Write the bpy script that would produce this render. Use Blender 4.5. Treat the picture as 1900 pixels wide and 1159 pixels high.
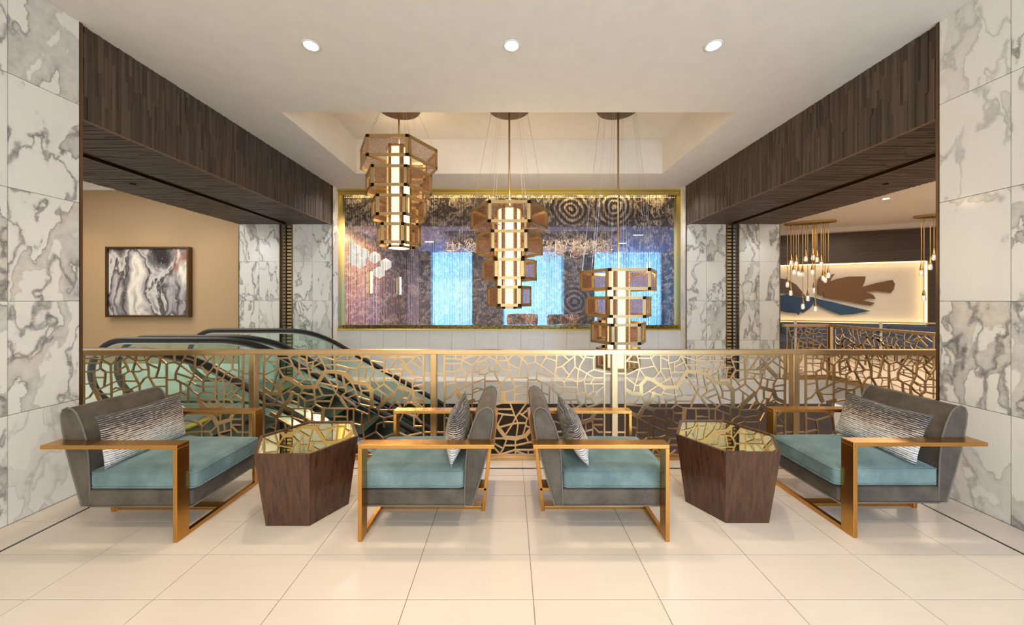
import bpy, bmesh, math, random
from mathutils import Vector, Matrix
random.seed(7)
PI = math.pi
scene = bpy.context.scene
for o in list(bpy.data.objects):
    bpy.data.objects.remove(o, do_unlink=True)
COL = scene.collection

# ------------------------------------------------------------------ camera
cd = bpy.data.cameras.new('camera'); cam = bpy.data.objects.new('camera', cd); COL.objects.link(cam)
cam.location = (0, 0, 1.5); cam.rotation_euler = (PI / 2, 0, 0)
cd.sensor_width = 36; cd.lens = 36 * 650 / 1900
cd.shift_x = 5 / 1900; cd.shift_y = -24.5 / 1900
cd.clip_start = 0.05; cd.clip_end = 200
scene.camera = cam

# ------------------------------------------------------------------ world, lights, exposure
w = bpy.data.worlds.new('world'); scene.world = w; w.use_nodes = True
w.node_tree.nodes['Background'].inputs[0].default_value = (1.0, 0.93, 0.82, 1)
w.node_tree.nodes['Background'].inputs[1].default_value = 0.9
vs = scene.view_settings
vs.view_transform = 'Standard'; vs.look = 'None'; vs.gamma = 1.0; vs.use_curve_mapping = False
vs.exposure = -0.06
try:
    scene.cycles.use_denoising = True
    scene.cycles.max_bounces = 8
    scene.cycles.transparent_max_bounces = 24
    scene.cycles.sample_clamp_indirect = 6
except Exception:
    pass

def area(name, loc, rot, sx, sy, power, col):
    l = bpy.data.lights.new(name, 'AREA'); l.shape = 'RECTANGLE'; l.size = sx; l.size_y = sy
    l.energy = power; l.color = col
    o = bpy.data.objects.new(name, l); COL.objects.link(o); o.location = loc; o.rotation_euler = rot
    return o

def spot(name, loc, power, col, ang=100, blend=0.8, rad=0.05, rot=(0, 0, 0)):
    l = bpy.data.lights.new(name, 'SPOT'); l.energy = power; l.color = col
    l.spot_size = math.radians(ang); l.spot_blend = blend; l.shadow_soft_size = rad
    o = bpy.data.objects.new(name, l); COL.objects.link(o); o.location = loc; o.rotation_euler = rot
    return o

WARM = (1.0, 0.80, 0.58)
# daylight through the glazed wall behind the camera
area('daylight_window_light', (0, -3.3, 1.9), (PI / 2, 0, 0), 6.0, 3.0, 190, (1.0, 0.95, 0.86))
area('daylight_window_light_blue', (2.5, -2.6, 1.2), (PI / 2, 0, -0.06), 1.4, 1.8, 125, (0.35, 0.60, 1.0))
# ceiling downlights of the seating bay (the visible three), plus an unseen row added for light
for x in (-1.68, 0.02, 1.73):
    spot('downlight_and_fill_beam', (x, 2.967, 3.60), 85, WARM, 120, 0.9, 0.07)
    spot('downlight_and_fill_beam', (x, 0.9, 3.60), 85, WARM, 115, 0.9, 0.07)
# neighbouring spaces: warm ceiling lamps
for x in (-6.2, -7.6, -9.0):
    spot('wall_washer_beam', (x, 6.5, 3.85), 75, (1.0, 0.72, 0.42), 110, 0.8, 0.1)
# added fixtureless spots to brighten the ledge wall, warm lamps inside the three lanterns
for x in (-4.6, -2.9, -1.0, 1.0, 2.9, 4.6):
    spot('ledge_fill_beam', (x, 6.25, 3.62 if abs(x) < 3.3 else 2.9), 55 if abs(x) < 3.3 else 16, (0.95, 0.96, 1.0), 125, 0.9, 0.05)
for x, z, pw_ in ((-1.586, 3.70, 9), (0.0, 2.84, 24), (1.563, 1.96, 30)):
    l = bpy.data.lights.new('lantern_lamp', 'POINT'); l.energy = pw_; l.color = (1.0, 0.73, 0.45); l.shadow_soft_size = 0.03
    o = bpy.data.objects.new('lantern_lamp', l); COL.objects.link(o); o.location = (x + .05, 5.03, z)
area('left_hall_ceiling_light', (-7.5, 4.6, 3.9), (0, 0, 0), 3, 3, 150, (1.0, 0.95, 0.88))
area('right_hall_ceiling_light', (8.2, 6.6, 3.5), (0, 0, 0), 3.5, 4, 200, (1.0, 0.80, 0.62))
area('lower_hall_light', (3.0, 9.5, -1.0), (0, 0, 0), 6, 3, 60, (1.0, 0.85, 0.7))
area('lounge_ceiling_light', (0.5, 10.6, 3.3), (0, 0, 0), 5, 3, 210, (0.66, 0.70, 1.0))
area('lounge_wall_light', (-3.0, 9.6, 3.25), (0, 0, 0), 1.2, 2.2, 430, (1.0, 0.66, 0.38))
area('curtain_led_strip', (0, 6.962, 3.612), (math.radians(8), 0, 0), 6.4, 0.04, 40, (1.0, 0.76, 0.38))

# ------------------------------------------------------------------ helpers
def tag(o, label=None, cat=None, group=None, kind=None):
    if label: o['label'] = label
    if cat: o['category'] = cat
    if group: o['group'] = group
    if kind: o['kind'] = kind
    return o

def empty(name, loc=(0, 0, 0), rz=0):
    o = bpy.data.objects.new(name, None); COL.objects.link(o)
    o.location = loc; o.rotation_euler = (0, 0, rz); o.empty_display_size = 0.1
    return o

class MB:
    def __init__(s): s.v = []; s.f = []
    def quadbox(s, P):
        b = len(s.v); s.v += [tuple(p) for p in P]
        for f in ((0, 3, 2, 1), (4, 5, 6, 7), (0, 1, 5, 4), (1, 2, 6, 5), (2, 3, 7, 6), (3, 0, 4, 7)):
            s.f.append(tuple(b + i for i in f))
        return s
    def box(s, x0, x1, y0, y1, z0, z1):
        return s.quadbox([(x0, y0, z0), (x1, y0, z0), (x1, y1, z0), (x0, y1, z0), (x0, y0, z1), (x1, y0, z1), (x1, y1, z1), (x0, y1, z1)])
    def bar(s, p, q, a, b, up=(0, 0, 1), ext=0.0):
        """square bar from p to q; a = width across (d x up), b = size along the up side"""
        p = Vector(p); q = Vector(q); d = (q - p).normalized(); u = Vector(up)
        sd = d.cross(u)
        if sd.length < 1e-5: sd = d.cross(Vector((1, 0, 0)))
        sd.normalize(); u = sd.cross(d).normalized()
        p = p - d * ext; q = q + d * ext
        sd *= a / 2; u *= b / 2
        return s.quadbox([p - sd - u, p + sd - u, p + sd + u, p - sd + u, q - sd - u, q + sd - u, q + sd + u, q - sd + u])
    def prism(s, poly, h0, h1, ax='z'):
        """extrude a 2D polygon: ax z -> (x,y), ax y -> (x,z), ax x -> (y,z)"""
        def mk(p, h):
            return (p[0], p[1], h) if ax == 'z' else ((p[0], h, p[1]) if ax == 'y' else (h, p[0], p[1]))
        b = len(s.v); n = len(poly)
        s.v += [mk(p, h0) for p in poly] + [mk(p, h1) for p in poly]
        s.f.append(tuple(b + i for i in range(n - 1, -1, -1))); s.f.append(tuple(b + n + i for i in range(n)))
        for i in range(n):
            j = (i + 1) % n; s.f.append((b + i, b + j, b + n + j, b + n + i))
        return s
    def tube(s, path, r, n=8, closed=False):
        path = [Vector(p) for p in path]; m = len(path); b = len(s.v); prev = None
        for i, p in enumerate(path):
            a = path[(i - 1) % m] if (closed or i > 0) else p
            c = path[(i + 1) % m] if (closed or i < m - 1) else p
            d = (c - a).normalized()
            if prev is None:
                u = d.orthogonal().normalized()
            else:
                u = (prev - d * prev.dot(d)).normalized()
            prev = u; v = d.cross(u)
            rr = r[i] if isinstance(r, (list, tuple)) else r
            for k in range(n):
                t = 2 * PI * k / n
                s.v.append(tuple(p + (u * math.cos(t) + v * math.sin(t)) * rr))
        for i in range(m if closed else m - 1):
            j = (i + 1) % m
            for k in range(n):
                l = (k + 1) % n
                s.f.append((b + i * n + k, b + i * n + l, b + j * n + l, b + j * n + k))
        if not closed:
            s.f.append(tuple(b + k for k in range(n - 1, -1, -1))); s.f.append(tuple(b + (m - 1) * n + k for k in range(n)))
        return s
    def lathe(s, prof, n=20, c=(0, 0, 0)):
        b = len(s.v); m = len(prof)
        for r, z in prof:
            for k in range(n):
                t = 2 * PI * k / n; s.v.append((c[0] + r * math.cos(t), c[1] + r * math.sin(t), c[2] + z))
        for i in range(m - 1):
            for k in range(n):
                l = (k + 1) % n; s.f.append((b + i * n + k, b + i * n + l, b + (i + 1) * n + l, b + (i + 1) * n + k))
        s.f.append(tuple(b + k for k in range(n - 1, -1, -1))); s.f.append(tuple(b + (m - 1) * n + k for k in range(n)))
        return s
    def mesh(s, name):
        me = bpy.data.meshes.new(name); me.from_pydata(s.v, [], s.f); me.update()
        return me
    def build(s, name, mat, parent=None, smooth=False, bevel=0, segs=2, loc=None, recalc=True):
        me = s.mesh(name)
        if recalc:
            bm = bmesh.new(); bm.from_mesh(me); bmesh.ops.recalc_face_normals(bm, faces=bm.faces); bm.to_mesh(me); bm.free()
        return mobj(name, me, mat, parent, smooth, bevel, segs, loc)

def mobj(name, me, mat, parent=None, smooth=False, bevel=0, segs=2, loc=None):
    o = bpy.data.objects.new(name, me); COL.objects.link(o)
    if mat is not None and len(me.materials) == 0: me.materials.append(mat)
    if smooth:
        for p in me.polygons: p.use_smooth = True
    if parent is not None: o.parent = parent
    if loc is not None: o.location = loc
    if bevel:
        md = o.modifiers.new('bevel', 'BEVEL'); md.width = bevel; md.segments = segs; md.limit_method = 'ANGLE'
        md.angle_limit = math.radians(35)
    return o

def copy_tree(o, parent=None):
    c = o.copy(); COL.objects.link(c)
    if parent is not None: c.parent = parent
    for ch in [x for x in bpy.data.objects if x.parent == o]:
        copy_tree(ch, c)
    return c

def struct(o): o['kind'] = 'structure'; return o

# ------------------------------------------------------------------ materials
class G:
    def __init__(s, name):
        s.m = bpy.data.materials.new(name); s.m.use_nodes = True; s.t = s.m.node_tree
        s.b = s.t.nodes['Principled BSDF']; s.out = s.t.nodes['Material Output']
    def n(s, typ, ins=None, **kw):
        nd = s.t.nodes.new(typ)
        for k, v in kw.items(): setattr(nd, k, v)
        for k, v in (ins or {}).items(): s.set(nd.inputs[k], v)
        return nd
    def set(s, sock, v):
        if isinstance(v, bpy.types.NodeSocket): s.t.links.new(v, sock)
        else: sock.default_value = (tuple(v) + (1,)) if (isinstance(v, tuple) and len(v) == 3 and sock.type == 'RGBA') else v
    def p(s, **kw):
        for k, v in kw.items(): s.set(s.b.inputs[k.replace('_', ' ')], v)
        return s
    def math(s, op, a, b=0.0, clamp=False):
        nd = s.n('ShaderNodeMath', operation=op, use_clamp=clamp); s.set(nd.inputs[0], a); s.set(nd.inputs[1], b); return nd.outputs[0]
    def mix(s, f, a, b):
        nd = s.n('ShaderNodeMix', data_type='RGBA'); s.set(nd.inputs[0], f); s.set(nd.inputs[6], a); s.set(nd.inputs[7], b); return nd.outputs[2]
    def ramp(s, f, stops):
        nd = s.n('ShaderNodeValToRGB'); s.set(nd.inputs[0], f); e = nd.color_ramp.elements
        while len(e) > len(stops): e.remove(e[-1])
        while len(e) < len(stops): e.new(0.5)
        for i, (pos, c) in enumerate(stops):
            e[i].position = pos; e[i].color = tuple(c) + (1,) if len(c) == 3 else c
        return nd.outputs[0]
    def noise(s, vec, scale, detail=4, rough=0.5, dist=0.0):
        nd = s.n('ShaderNodeTexNoise', {'Scale': scale, 'Detail': detail, 'Roughness': rough, 'Distortion': dist})
        if vec is not None: s.set(nd.inputs['Vector'], vec)
        return nd
    def mapping(s, vec, scale=(1, 1, 1), loc=(0, 0, 0), rot=(0, 0, 0)):
        nd = s.n('ShaderNodeMapping'); s.set(nd.inputs[0], vec)
        nd.inputs['Scale'].default_value = scale; nd.inputs['Location'].default_value = loc; nd.inputs['Rotation'].default_value = rot
        return nd.outputs[0]
    def obj(s): return s.n('ShaderNodeTexCoord').outputs['Object']
    def geo(s): return s.n('ShaderNodeNewGeometry').outputs['Position']
    def bump(s, h, strength=0.3, dist=0.01):
        nd = s.n('ShaderNodeBump', {'Strength': strength, 'Distance': dist, 'Height': h}); s.set(s.b.inputs['Normal'], nd.outputs[0]); return s

def plain(name, col, rough=0.5, metal=0.0, **kw):
    g = G(name); g.p(Base_Color=col, Roughness=rough, Metallic=metal, **kw)
    g2 = g.noise(g.obj(), 6.0, 3)   # faint unevenness so that no surface is dead flat
    lo = tuple(c * 0.93 for c in col); g.p(Base_Color=g.mix(g2.outputs[0], lo, tuple(min(1, c * 1.05) for c in col)))
    return g.m

def emis(name, col, strength):
    g = G(name); g.p(Base_Color=(0.02, 0.02, 0.02), Emission_Color=col, Emission_Strength=strength, Roughness=0.5); return g.m

def marble_mat(name, tint=(0.79, 0.78, 0.725)):
    g = G(name); co = g.obj()
    rnd = g.n('ShaderNodeObjectInfo').outputs['Random']
    off = g.n('ShaderNodeCombineXYZ', {0: g.math('MULTIPLY', rnd, 71.0), 1: g.math('MULTIPLY', rnd, 133.0), 2: g.math('MULTIPLY', rnd, 37.0)}).outputs[0]
    v = g.n('ShaderNodeVectorMath', operation='ADD'); g.set(v.inputs[0], co); g.set(v.inputs[1], off); vec = v.outputs[0]
    rot = g.mapping(vec, rot=(0.75, 0.7, 0.4), scale=(1.15, 1.15, 0.5))
    warp = g.noise(rot, 1.5, 4, 0.5)
    wv = g.n('ShaderNodeVectorMath', operation='MULTIPLY_ADD'); g.set(wv.inputs[0], warp.outputs['Color']); wv.inputs[1].default_value = (1.1, 1.1, 1.1); g.set(wv.inputs[2], rot)
    wq = g.noise(vec, 6.0, 5, 0.65)
    w2 = g.n('ShaderNodeVectorMath', operation='MULTIPLY_ADD'); g.set(w2.inputs[0], wq.outputs['Color']); w2.inputs[1].default_value = (0.13, 0.13, 0.13); g.set(w2.inputs[2], wv.outputs[0])
    n1 = g.noise(w2.outputs[0], 1.7, 3, 0.5).outputs[0]
    vein = g.math('ABSOLUTE', g.math('SUBTRACT', n1, 0.5))
    thin = g.ramp(vein, [(0.0, (1, 1, 1)), (0.008, (0.8, 0.8, 0.8)), (0.02, (0.10, 0.10, 0.10)), (0.05, (0, 0, 0))])
    n2 = g.noise(w2.outputs[0], 1.35, 3, 0.5).outputs[0]
    patch = g.ramp(n2, [(0.508, (0, 0, 0)), (0.512, (1, 1, 1)), (0.560, (0.55, 0.55, 0.55)), (0.592, (0.8, 0.8, 0.8)), (0.596, (0, 0, 0))])
    edge = g.ramp(g.math('ABSOLUTE', g.math('SUBTRACT', n2, 0.511)), [(0.0, (1, 1, 1)), (0.004, (0.6, 0.6, 0.6)), (0.009, (0, 0, 0))])
    rag = g.ramp(g.noise(vec, 14.0, 5, 0.7).outputs[0], [(0.35, (0.55, 0.55, 0.55)), (0.65, (1, 1, 1))])
    amt = g.ramp(rnd, [(0.0, (0.3, 0.3, 0.3)), (0.08, (0.6, 0.6, 0.6)), (0.14, (1, 1, 1)), (1.0, (1, 1, 1))])
    pm = g.math('MULTIPLY', g.math('MULTIPLY', patch, rag), g.math('MULTIPLY', amt, 0.75))
    tm = g.math('MULTIPLY', g.math('MULTIPLY', g.math('MAXIMUM', thin, g.math('MULTIPLY', edge, 0.8)), rag), g.math('MULTIPLY', amt, 0.85))
    ochre = g.ramp(g.noise(vec, 1.7, 3).outputs[0], [(0.52, (0.30, 0.295, 0.28)), (0.68, (0.46, 0.37, 0.25))])
    c1 = g.mix(pm, tint, ochre); c2 = g.mix(tm, c1, (0.10, 0.10, 0.105))
    g.p(Base_Color=c2, Roughness=0.12); g.b.inputs['Specular IOR Level'].default_value = 0.5
    return g.m

def strip_wood(name, a, b, c):
    g = G(name); r = g.n('ShaderNodeNewGeometry').outputs['Random Per Island']
    base = g.ramp(r, [(0.0, a), (0.5, b), (1.0, c)])
    gr = g.noise(g.mapping(g.geo(), scale=(30, 30, 30)), 3.0, 5, 0.7).outputs[0]
    g.p(Base_Color=g.mix(gr, base, tuple(x * 0.55 for x in b)), Roughness=0.55); g.bump(gr, 0.25, 0.004)
    return g.m

def wood_mat(name, a, b, axis_scale=(14, 14, 0.6), rough=0.3, coat=0.3):
    g = G(name); v = g.mapping(g.obj(), scale=axis_scale)
    n1 = g.noise(v, 2.2, 6, 0.65, 0.0).outputs[0]
    n2 = g.noise(v, 9.0, 3, 0.6).outputs[0]
    f = g.math('ADD', g.math('MULTIPLY', n1, 0.75), g.math('MULTIPLY', n2, 0.25))
    g.p(Base_Color=g.ramp(f, [(0.32, a), (0.68, b)]), Roughness=rough, Coat_Weight=coat, Coat_Roughness=0.12); return g.m

def velvet(name, lo, hi, scale=5.0):
    g = G(name); n = g.noise(g.obj(), scale, 5, 0.6).outputs[0]; f = g.noise(g.obj(), 120, 2).outputs[0]
    m = g.math('ADD', g.math('MULTIPLY', n, 0.85), g.math('MULTIPLY', f, 0.15))
    g.p(Base_Color=g.ramp(m, [(0.3, lo), (0.7, hi)]), Roughness=0.75, Sheen_Weight=0.7, Sheen_Roughness=0.35, Sheen_Tint=tuple(min(1, c * 2.2) for c in hi))
    g.bump(f, 0.15, 0.003); return g.m

def metal(name, col, rough=0.3, metallic=1.0):
    g = G(name); v = g.mapping(g.obj(), scale=(3, 3, 3)); n = g.noise(v, 8, 4).outputs[0]
    g.p(Base_Color=g.mix(n, tuple(c * 0.88 for c in col), col), Metallic=metallic, Roughness=rough); return g.m

M = {}
M['ceil'] = plain('ceiling_paint', (0.78, 0.745, 0.68), 0.9)
M['ceil2'] = plain('ceiling_paint_side', (0.78, 0.70, 0.62), 0.9)
M['marble'] = marble_mat('marble')
M['grout'] = plain('grout', (0.55, 0.53, 0.47), 0.8)
g = G('floor_tile'); n = g.noise(g.geo(), 2.2, 4).outputs[0]; n2 = g.noise(g.mapping(g.geo(), scale=(1, 6, 1)), 4.0, 4).outputs[0]
r = g.n('ShaderNodeObjectInfo').outputs['Random']
c = g.mix(g.math('ADD', g.math('MULTIPLY', n, 0.6), g.math('MULTIPLY', n2, 0.4)), (0.65, 0.575, 0.49), (0.77, 0.70, 0.62))
g.p(Base_Color=g.mix(g.math('MULTIPLY', r, 0.35), c, (0.68, 0.59, 0.49)), Roughness=0.22); M['tile'] = g.m
M['tilejoint'] = plain('floor_grout', (0.42, 0.36, 0.29), 0.8)
M['inlay'] = plain('dark_inlay', (0.02, 0.017, 0.013), 0.35)
M['strips'] = strip_wood('dark_wood_strips', (0.036, 0.024, 0.016), (0.090, 0.061, 0.042), (0.16, 0.108, 0.07))
M['strips_warm'] = strip_wood('brown_wood_strips', (0.060, 0.033, 0.021), (0.10, 0.058, 0.038), (0.145, 0.086, 0.058))
M['soffit'] = wood_mat('soffit_wood', (0.03, 0.017, 0.011), (0.09, 0.05, 0.032), (0.4, 14, 14), 0.45, 0.1)
M['dark'] = plain('dark_metal', (0.018, 0.016, 0.014), 0.4)
M['trim'] = metal('bronze_trim', (0.20, 0.13, 0.08), 0.35)
M['gold'] = metal('gold_leaf', (0.64, 0.50, 0.13), 0.5)
M['rail'] = metal('rail_bronze', (0.62, 0.42, 0.21), 0.32)
M['chairgold'] = metal('chair_bronze', (0.60, 0.315, 0.085), 0.27)
M['lantern'] = metal('lantern_bronze', (0.50, 0.35, 0.17), 0.38, 0.85)
M['grey'] = velvet('grey_velvet', (0.036, 0.029, 0.022), (0.125, 0.104, 0.080), 6.5)
M['teal'] = velvet('teal_velvet', (0.062, 0.115, 0.122), (0.215, 0.315, 0.315), 3.6)
M['piping'] = plain('piping', (0.14, 0.125, 0.103), 0.7)
M['tablewood'] = wood_mat('table_walnut', (0.020, 0.0075, 0.0035), (0.110, 0.043, 0.019), (20, 20, 0.035), 0.25, 0.25)
g = G('gold_mirror'); g.p(Base_Color=(0.80, 0.74, 0.40), Metallic=1.0, Roughness=0.02); M['mirror'] = g.m
M['white'] = plain('white_panel', (0.80, 0.79, 0.77), 0.35)
M['wallpaper'] = None
g = G('wallpaper'); v = g.geo(); a = g.noise(g.mapping(v, scale=(60, 60, 4)), 3, 3).outputs[0]; b = g.noise(g.mapping(v, scale=(4, 4, 60)), 3, 3).outputs[0]
g.p(Base_Color=g.mix(g.math('MULTIPLY', g.math('ADD', a, b), 0.5), (0.34, 0.235, 0.13), (0.47, 0.34, 0.20)), Roughness=0.7); M['wallpaper'] = g.m
g = G('clear_glass')
tr = g.n('ShaderNodeBsdfTransparent', {'Color': (0.90, 0.97, 0.945)}); gl = g.n('ShaderNodeBsdfGlossy', {'Color': (1, 1, 1), 'Roughness': 0.02})
fr = g.n('ShaderNodeFresnel', {'IOR': 1.5}); mx = g.n('ShaderNodeMixShader'); g.set(mx.inputs[0], g.math('MULTIPLY', fr.outputs[0], g.math('SUBTRACT', 1.0, g.n('ShaderNodeNewGeometry').outputs['Backfacing']))); g.set(mx.inputs[1], tr.outputs[0]); g.set(mx.inputs[2], gl.outputs[0])
g.t.links.new(mx.outputs[0], g.out.inputs[0]); M['glass'] = g.m
M['rubber'] = plain('black_rubber', (0.006, 0.006, 0.006), 0.42)
M['steel'] = metal('brushed_steel', (0.55, 0.55, 0.54), 0.3)
M['darksteel'] = metal('dark_cladding', (0.085, 0.08, 0.075), 0.3)
M['brown'] = plain('brown_lower_wall', (0.085, 0.045, 0.032), 0.4)
M['lit'] = emis('lamp_linen', (1.0, 0.77, 0.46), 4.3)
M['bulb'] = emis('downlight_lens', (1.0, 0.92, 0.78), 40.0)
g = G('bronze_mesh'); chk = g.n('ShaderNodeTexVoronoi', {'Vector': g.obj(), 'Scale': 70.0}); 
fac = g.ramp(chk.outputs['Distance'], [(0.25, (0.18, 0.18, 0.18)), (0.5, (0.42, 0.42, 0.42))])
tr = g.n('ShaderNodeBsdfTransparent'); g.p(Base_Color=(0.33, 0.14, 0.05), Metallic=0.3, Roughness=0.5); mx = g.n('ShaderNodeMixShader')
g.set(mx.inputs[0], fac); g.t.links.new(tr.outputs[0], mx.inputs[1]); g.t.links.new(g.b.outputs[0], mx.inputs[2]); g.t.links.new(mx.outputs[0], g.out.inputs[0]); M['mesh'] = g.m
M['brass'] = metal('brass', (0.60, 0.40, 0.16), 0.3)
M['lowfloor'] = wood_mat('lower_floor_boards', (0.30, 0.20, 0.13), (0.50, 0.36, 0.25), (0.5, 6, 6), 0.3, 0.2)
M['sidefloor'] = plain('side_hall_floor', (0.80, 0.68, 0.55), 0.3)

# ------------------------------------------------------------------ structure: seating bay floor
fl = empty('floor', (0, 0, 0)); struct(fl)
base = MB().box(-6.5, 6.5, -3.6, 3.40, -0.42, -0.008).build('floor_slab', M['tilejoint'], fl)
TW, TD, J = 0.633, 0.3085, 0.004
xs = [-3.05] + [0.12 + TW * k for k in range(-4, 5)] + [3.01]
xs[0] = -3.022; xs[-1] = 3.022
ys = [1.750 + TD * k for k in range(-6, 5)] + [3.103]
meshes = {}
def floor_tile(x0, x1, y0, y1):
    wx, wy = round(x1 - x0 - J, 4), round(y1 - y0 - J, 4)
    if (wx, wy) not in meshes:
        me = MB().box(-wx / 2, wx / 2, -wy / 2, wy / 2, -0.012, 0).mesh('tile'); me.materials.append(M['tile']); meshes[(wx, wy)] = me
    mobj('tile', meshes[(wx, wy)], None, fl, loc=((x0 + x1) / 2, (y0 + y1) / 2, 0))
for i in range(len(xs) - 1):
    for j in range(len(ys) - 1):
        floor_tile(xs[i], xs[i + 1], ys[j], ys[j + 1])
for j in range(len(ys) - 1):
    floor_tile(-3.33, -3.038, ys[j], ys[j + 1]); floor_tile(3.038, 3.33, ys[j], ys[j + 1])
xb = [-4.4, -3.71] + [0.12 + TW * k for k in range(-5, 6)] + [3.92, 4.4]
for i in range(len(xb) - 1): floor_tile(xb[i], xb[i + 1], 3.119, 3.395)
MB().box(-3.33, 3.33, -3.5, ys[0], -0.012, 0).build('floor_field', M['tile'], fl)
MB().box(-3.038, -3.022, -3.0, 3.119, -0.012, 0.0005).build('inlay_strip', M['inlay'], fl)
MB().box(3.022, 3.038, -3.0, 3.119, -0.012, 0.0005).build('inlay_strip', M['inlay'], fl)
MB().box(-3.6, 3.6, 3.103, 3.119, -0.012, 0.0004).build('inlay_strip', M['inlay'], fl)

# ------------------------------------------------------------------ marble walls beside the seating bay
TH, TWD = 0.757, 0.388
zc = [0.0, 0.728, 1.487, 2.246, 3.005, 3.65]
def marble_grid(parent, axis, fixed, a0, a1, n, zs, face):
    """thin marble tiles on a wall; axis 'y' runs along Y at x=fixed, axis 'x' along X at y=fixed; face = outward sign"""
    st = (a1 - a0) / n
    for k in range(n):
        for i in range(len(zs) - 1):
            wdt, hgt = round(st - 0.004, 4), round(zs[i + 1] - zs[i] - 0.004, 4)
            key = (axis, wdt, hgt, face)
            if key not in meshes:
                b = MB()
                if axis == 'y': b.box(*sorted((0, 0.02 * face)), -wdt / 2, wdt / 2, -hgt / 2, hgt / 2)
                else: b.box(-wdt / 2, wdt / 2, *sorted((0, 0.02 * face)), -hgt / 2, hgt / 2)
                me = b.mesh('tile'); me.materials.append(M['marble']); meshes[key] = me
            a = a0 + st * (k + 0.5); z = (zs[i] + zs[i + 1]) / 2
            mobj('tile', meshes[key], None, parent, loc=(fixed, a, z) if axis == 'y' else (a, fixed, z))
for sgn, nm in ((-1, 'wall_left'), (1, 'wall_right')):
    wl = empty(nm); struct(wl)
    a, b = sorted((sgn * 3.352, sgn * 5.1))
    MB().box(a, b, -3.6, 2.70, -0.01, 3.66).build('wall_core', M['grout'], wl)
    marble_grid(wl, 'y', sgn * 3.352, 2.715 - 5 * TWD, 2.715, 5, zc, -sgn)
    MB().box(*sorted((sgn * 3.332, sgn * 3.36)), -3.6, 2.715 - 5 * TWD - .003, 0, 3.65).build('marble_slab', M['marble'], wl)
    MB().box(*sorted((sgn * 3.329, sgn * 3.46)), 2.7165, 2.735, 0, 3.65).build('edge_trim', M['trim'], wl)

# glazed wall behind the camera
wb = empty('window_1', (0, -3.55, 0)); struct(wb)
b = MB()
for x in (-3.3, -1.65, 0, 1.65, 3.3): b.box(x - .05, x + .05, -.05, .05, 0, 3.65)
for z in (0.05, 1.2, 2.4, 3.6): b.box(-3.3, 3.3, -.05, .05, z - .05, z + .05)
b.build('window_frame', M['trim'], wb)
MB().box(-3.3, 3.3, -.008, .008, 0, 3.65).build('pane', M['glass'], wb)

# ------------------------------------------------------------------ ceiling with recess
ce = empty('ceiling'); struct(ce)
b = MB()
ZC, ZT = 3.65, 4.24
RX, RY0, RY1 = 2.62, 4.03, 6.0
b.box(-5.1, 5.1, -3.6, RY0, ZC, ZC + .1).box(-5.1, -RX, RY0, RY1, ZC, ZC + .1).box(RX, 5.1, RY0, RY1, ZC, ZC + .1).box(-5.1, 5.1, RY1, 6.83, ZC, ZC + .1)
b.build('ceiling_plane', M['ceil'], ce)
b = MB().box(-RX - .1, RX + .1, RY0 - .1, RY1 + .1, ZT, ZT + .1)
b.box(-RX - .1, -RX, RY0, RY1, ZC + .1, ZT).box(RX, RX + .1, RY0, RY1, ZC + .1, ZT).box(-RX - .1, RX + .1, RY0 - .1, RY0, ZC + .1, ZT).box(-RX - .1, RX + .1, RY1, RY1 + .1, ZC + .1, ZT)
b.build('recess_box', M['ceil'], ce)

# ------------------------------------------------------------------ timber clad beams
for sgn, nm in ((-1, 'left'), (1, 'right')):
    bm_ = empty('trim_1' if sgn < 0 else 'trim_2', (0, 0, 0)); struct(bm_)
    tag(bm_, 'dark timber-clad ceiling beam with door track above the %s opening' % ('escalator' if sgn < 0 else 'right hall'), 'beam')
    x_in, x_out, zb, zt = 3.365, 5.10, 2.925, 3.65
    def SX(a, b): return sorted((sgn * a, sgn * b))
    core = MB()
    core.box(*SX(x_in, 4.10), 2.736, 6.62, zb, zt).box(*SX(4.23, x_out), 2.736, 6.62, zb, zt).box(*SX(4.10, 4.23), 2.736, 6.62, zb + .12, zt)
    core.build('beam_core', M['dark'], bm_)
    b = MB(); y = 2.737
    while y < 6.61:
        wd = random.uniform(0.018, 0.030); y1 = min(y + wd, 6.62); z = zb - 0.01
        while z < zt - 0.002:
            h = random.uniform(0.16, 0.5); z1 = min(z + h, zt)
            t = random.uniform(0.008, 0.018)
            b.box(*SX(x_in - t, x_in), y + .0005, y1 - .0005, z + .0005, z1); z = z1
        y = y1
    tag(b.build('wood_strips', M['strips'], bm_), kind='stuff')
    b = MB()
    for (xa, xz) in ((x_in - .008, 4.10), (4.23, x_out)):
        y = 2.737
        while y < 6.61:
            y1 = min(y + random.uniform(0.018, 0.030), 6.62); x = xa
            while x < xz - .002:
                x1 = min(x + random.uniform(.15, .5), xz); t = random.uniform(0.006, 0.012)
                b.box(*SX(x, x1), y + .0005, y1 - .0005, zb - t, zb); x = x1
            y = y1
    tag(b.build('soffit_strips', M['strips_warm'] if sgn > 0 else M['strips'], bm_), kind='stuff')
    MB().box(*SX(x_in - .02, x_in - .001), 2.737, 6.62, zb - .022, zb - .011).build('edge_bead', plain('light_edge_wood', (0.15, 0.09, 0.045), .5), bm_)
    MB().box(*SX(4.095, 4.103), 2.737, 6.62, zb - .014, zb + .05).box(*SX(4.227, 4.235), 2.737, 6.62, zb - .014, zb + .05).build('track_edge', M['trim'], bm_)
    MB().box(*SX(4.15, 4.18), 2.737, 6.62, zb + .06, zb + .10).build('door_track', M['steel'], bm_)
    MB().lathe([(0.03, 0), (0.03, .012), (.012, .02), (.012, .0)], 12, (sgn * 4.62, 4.3, zb - .028)).build('sprinkler_plate', M['dark'], bm_)

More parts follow.
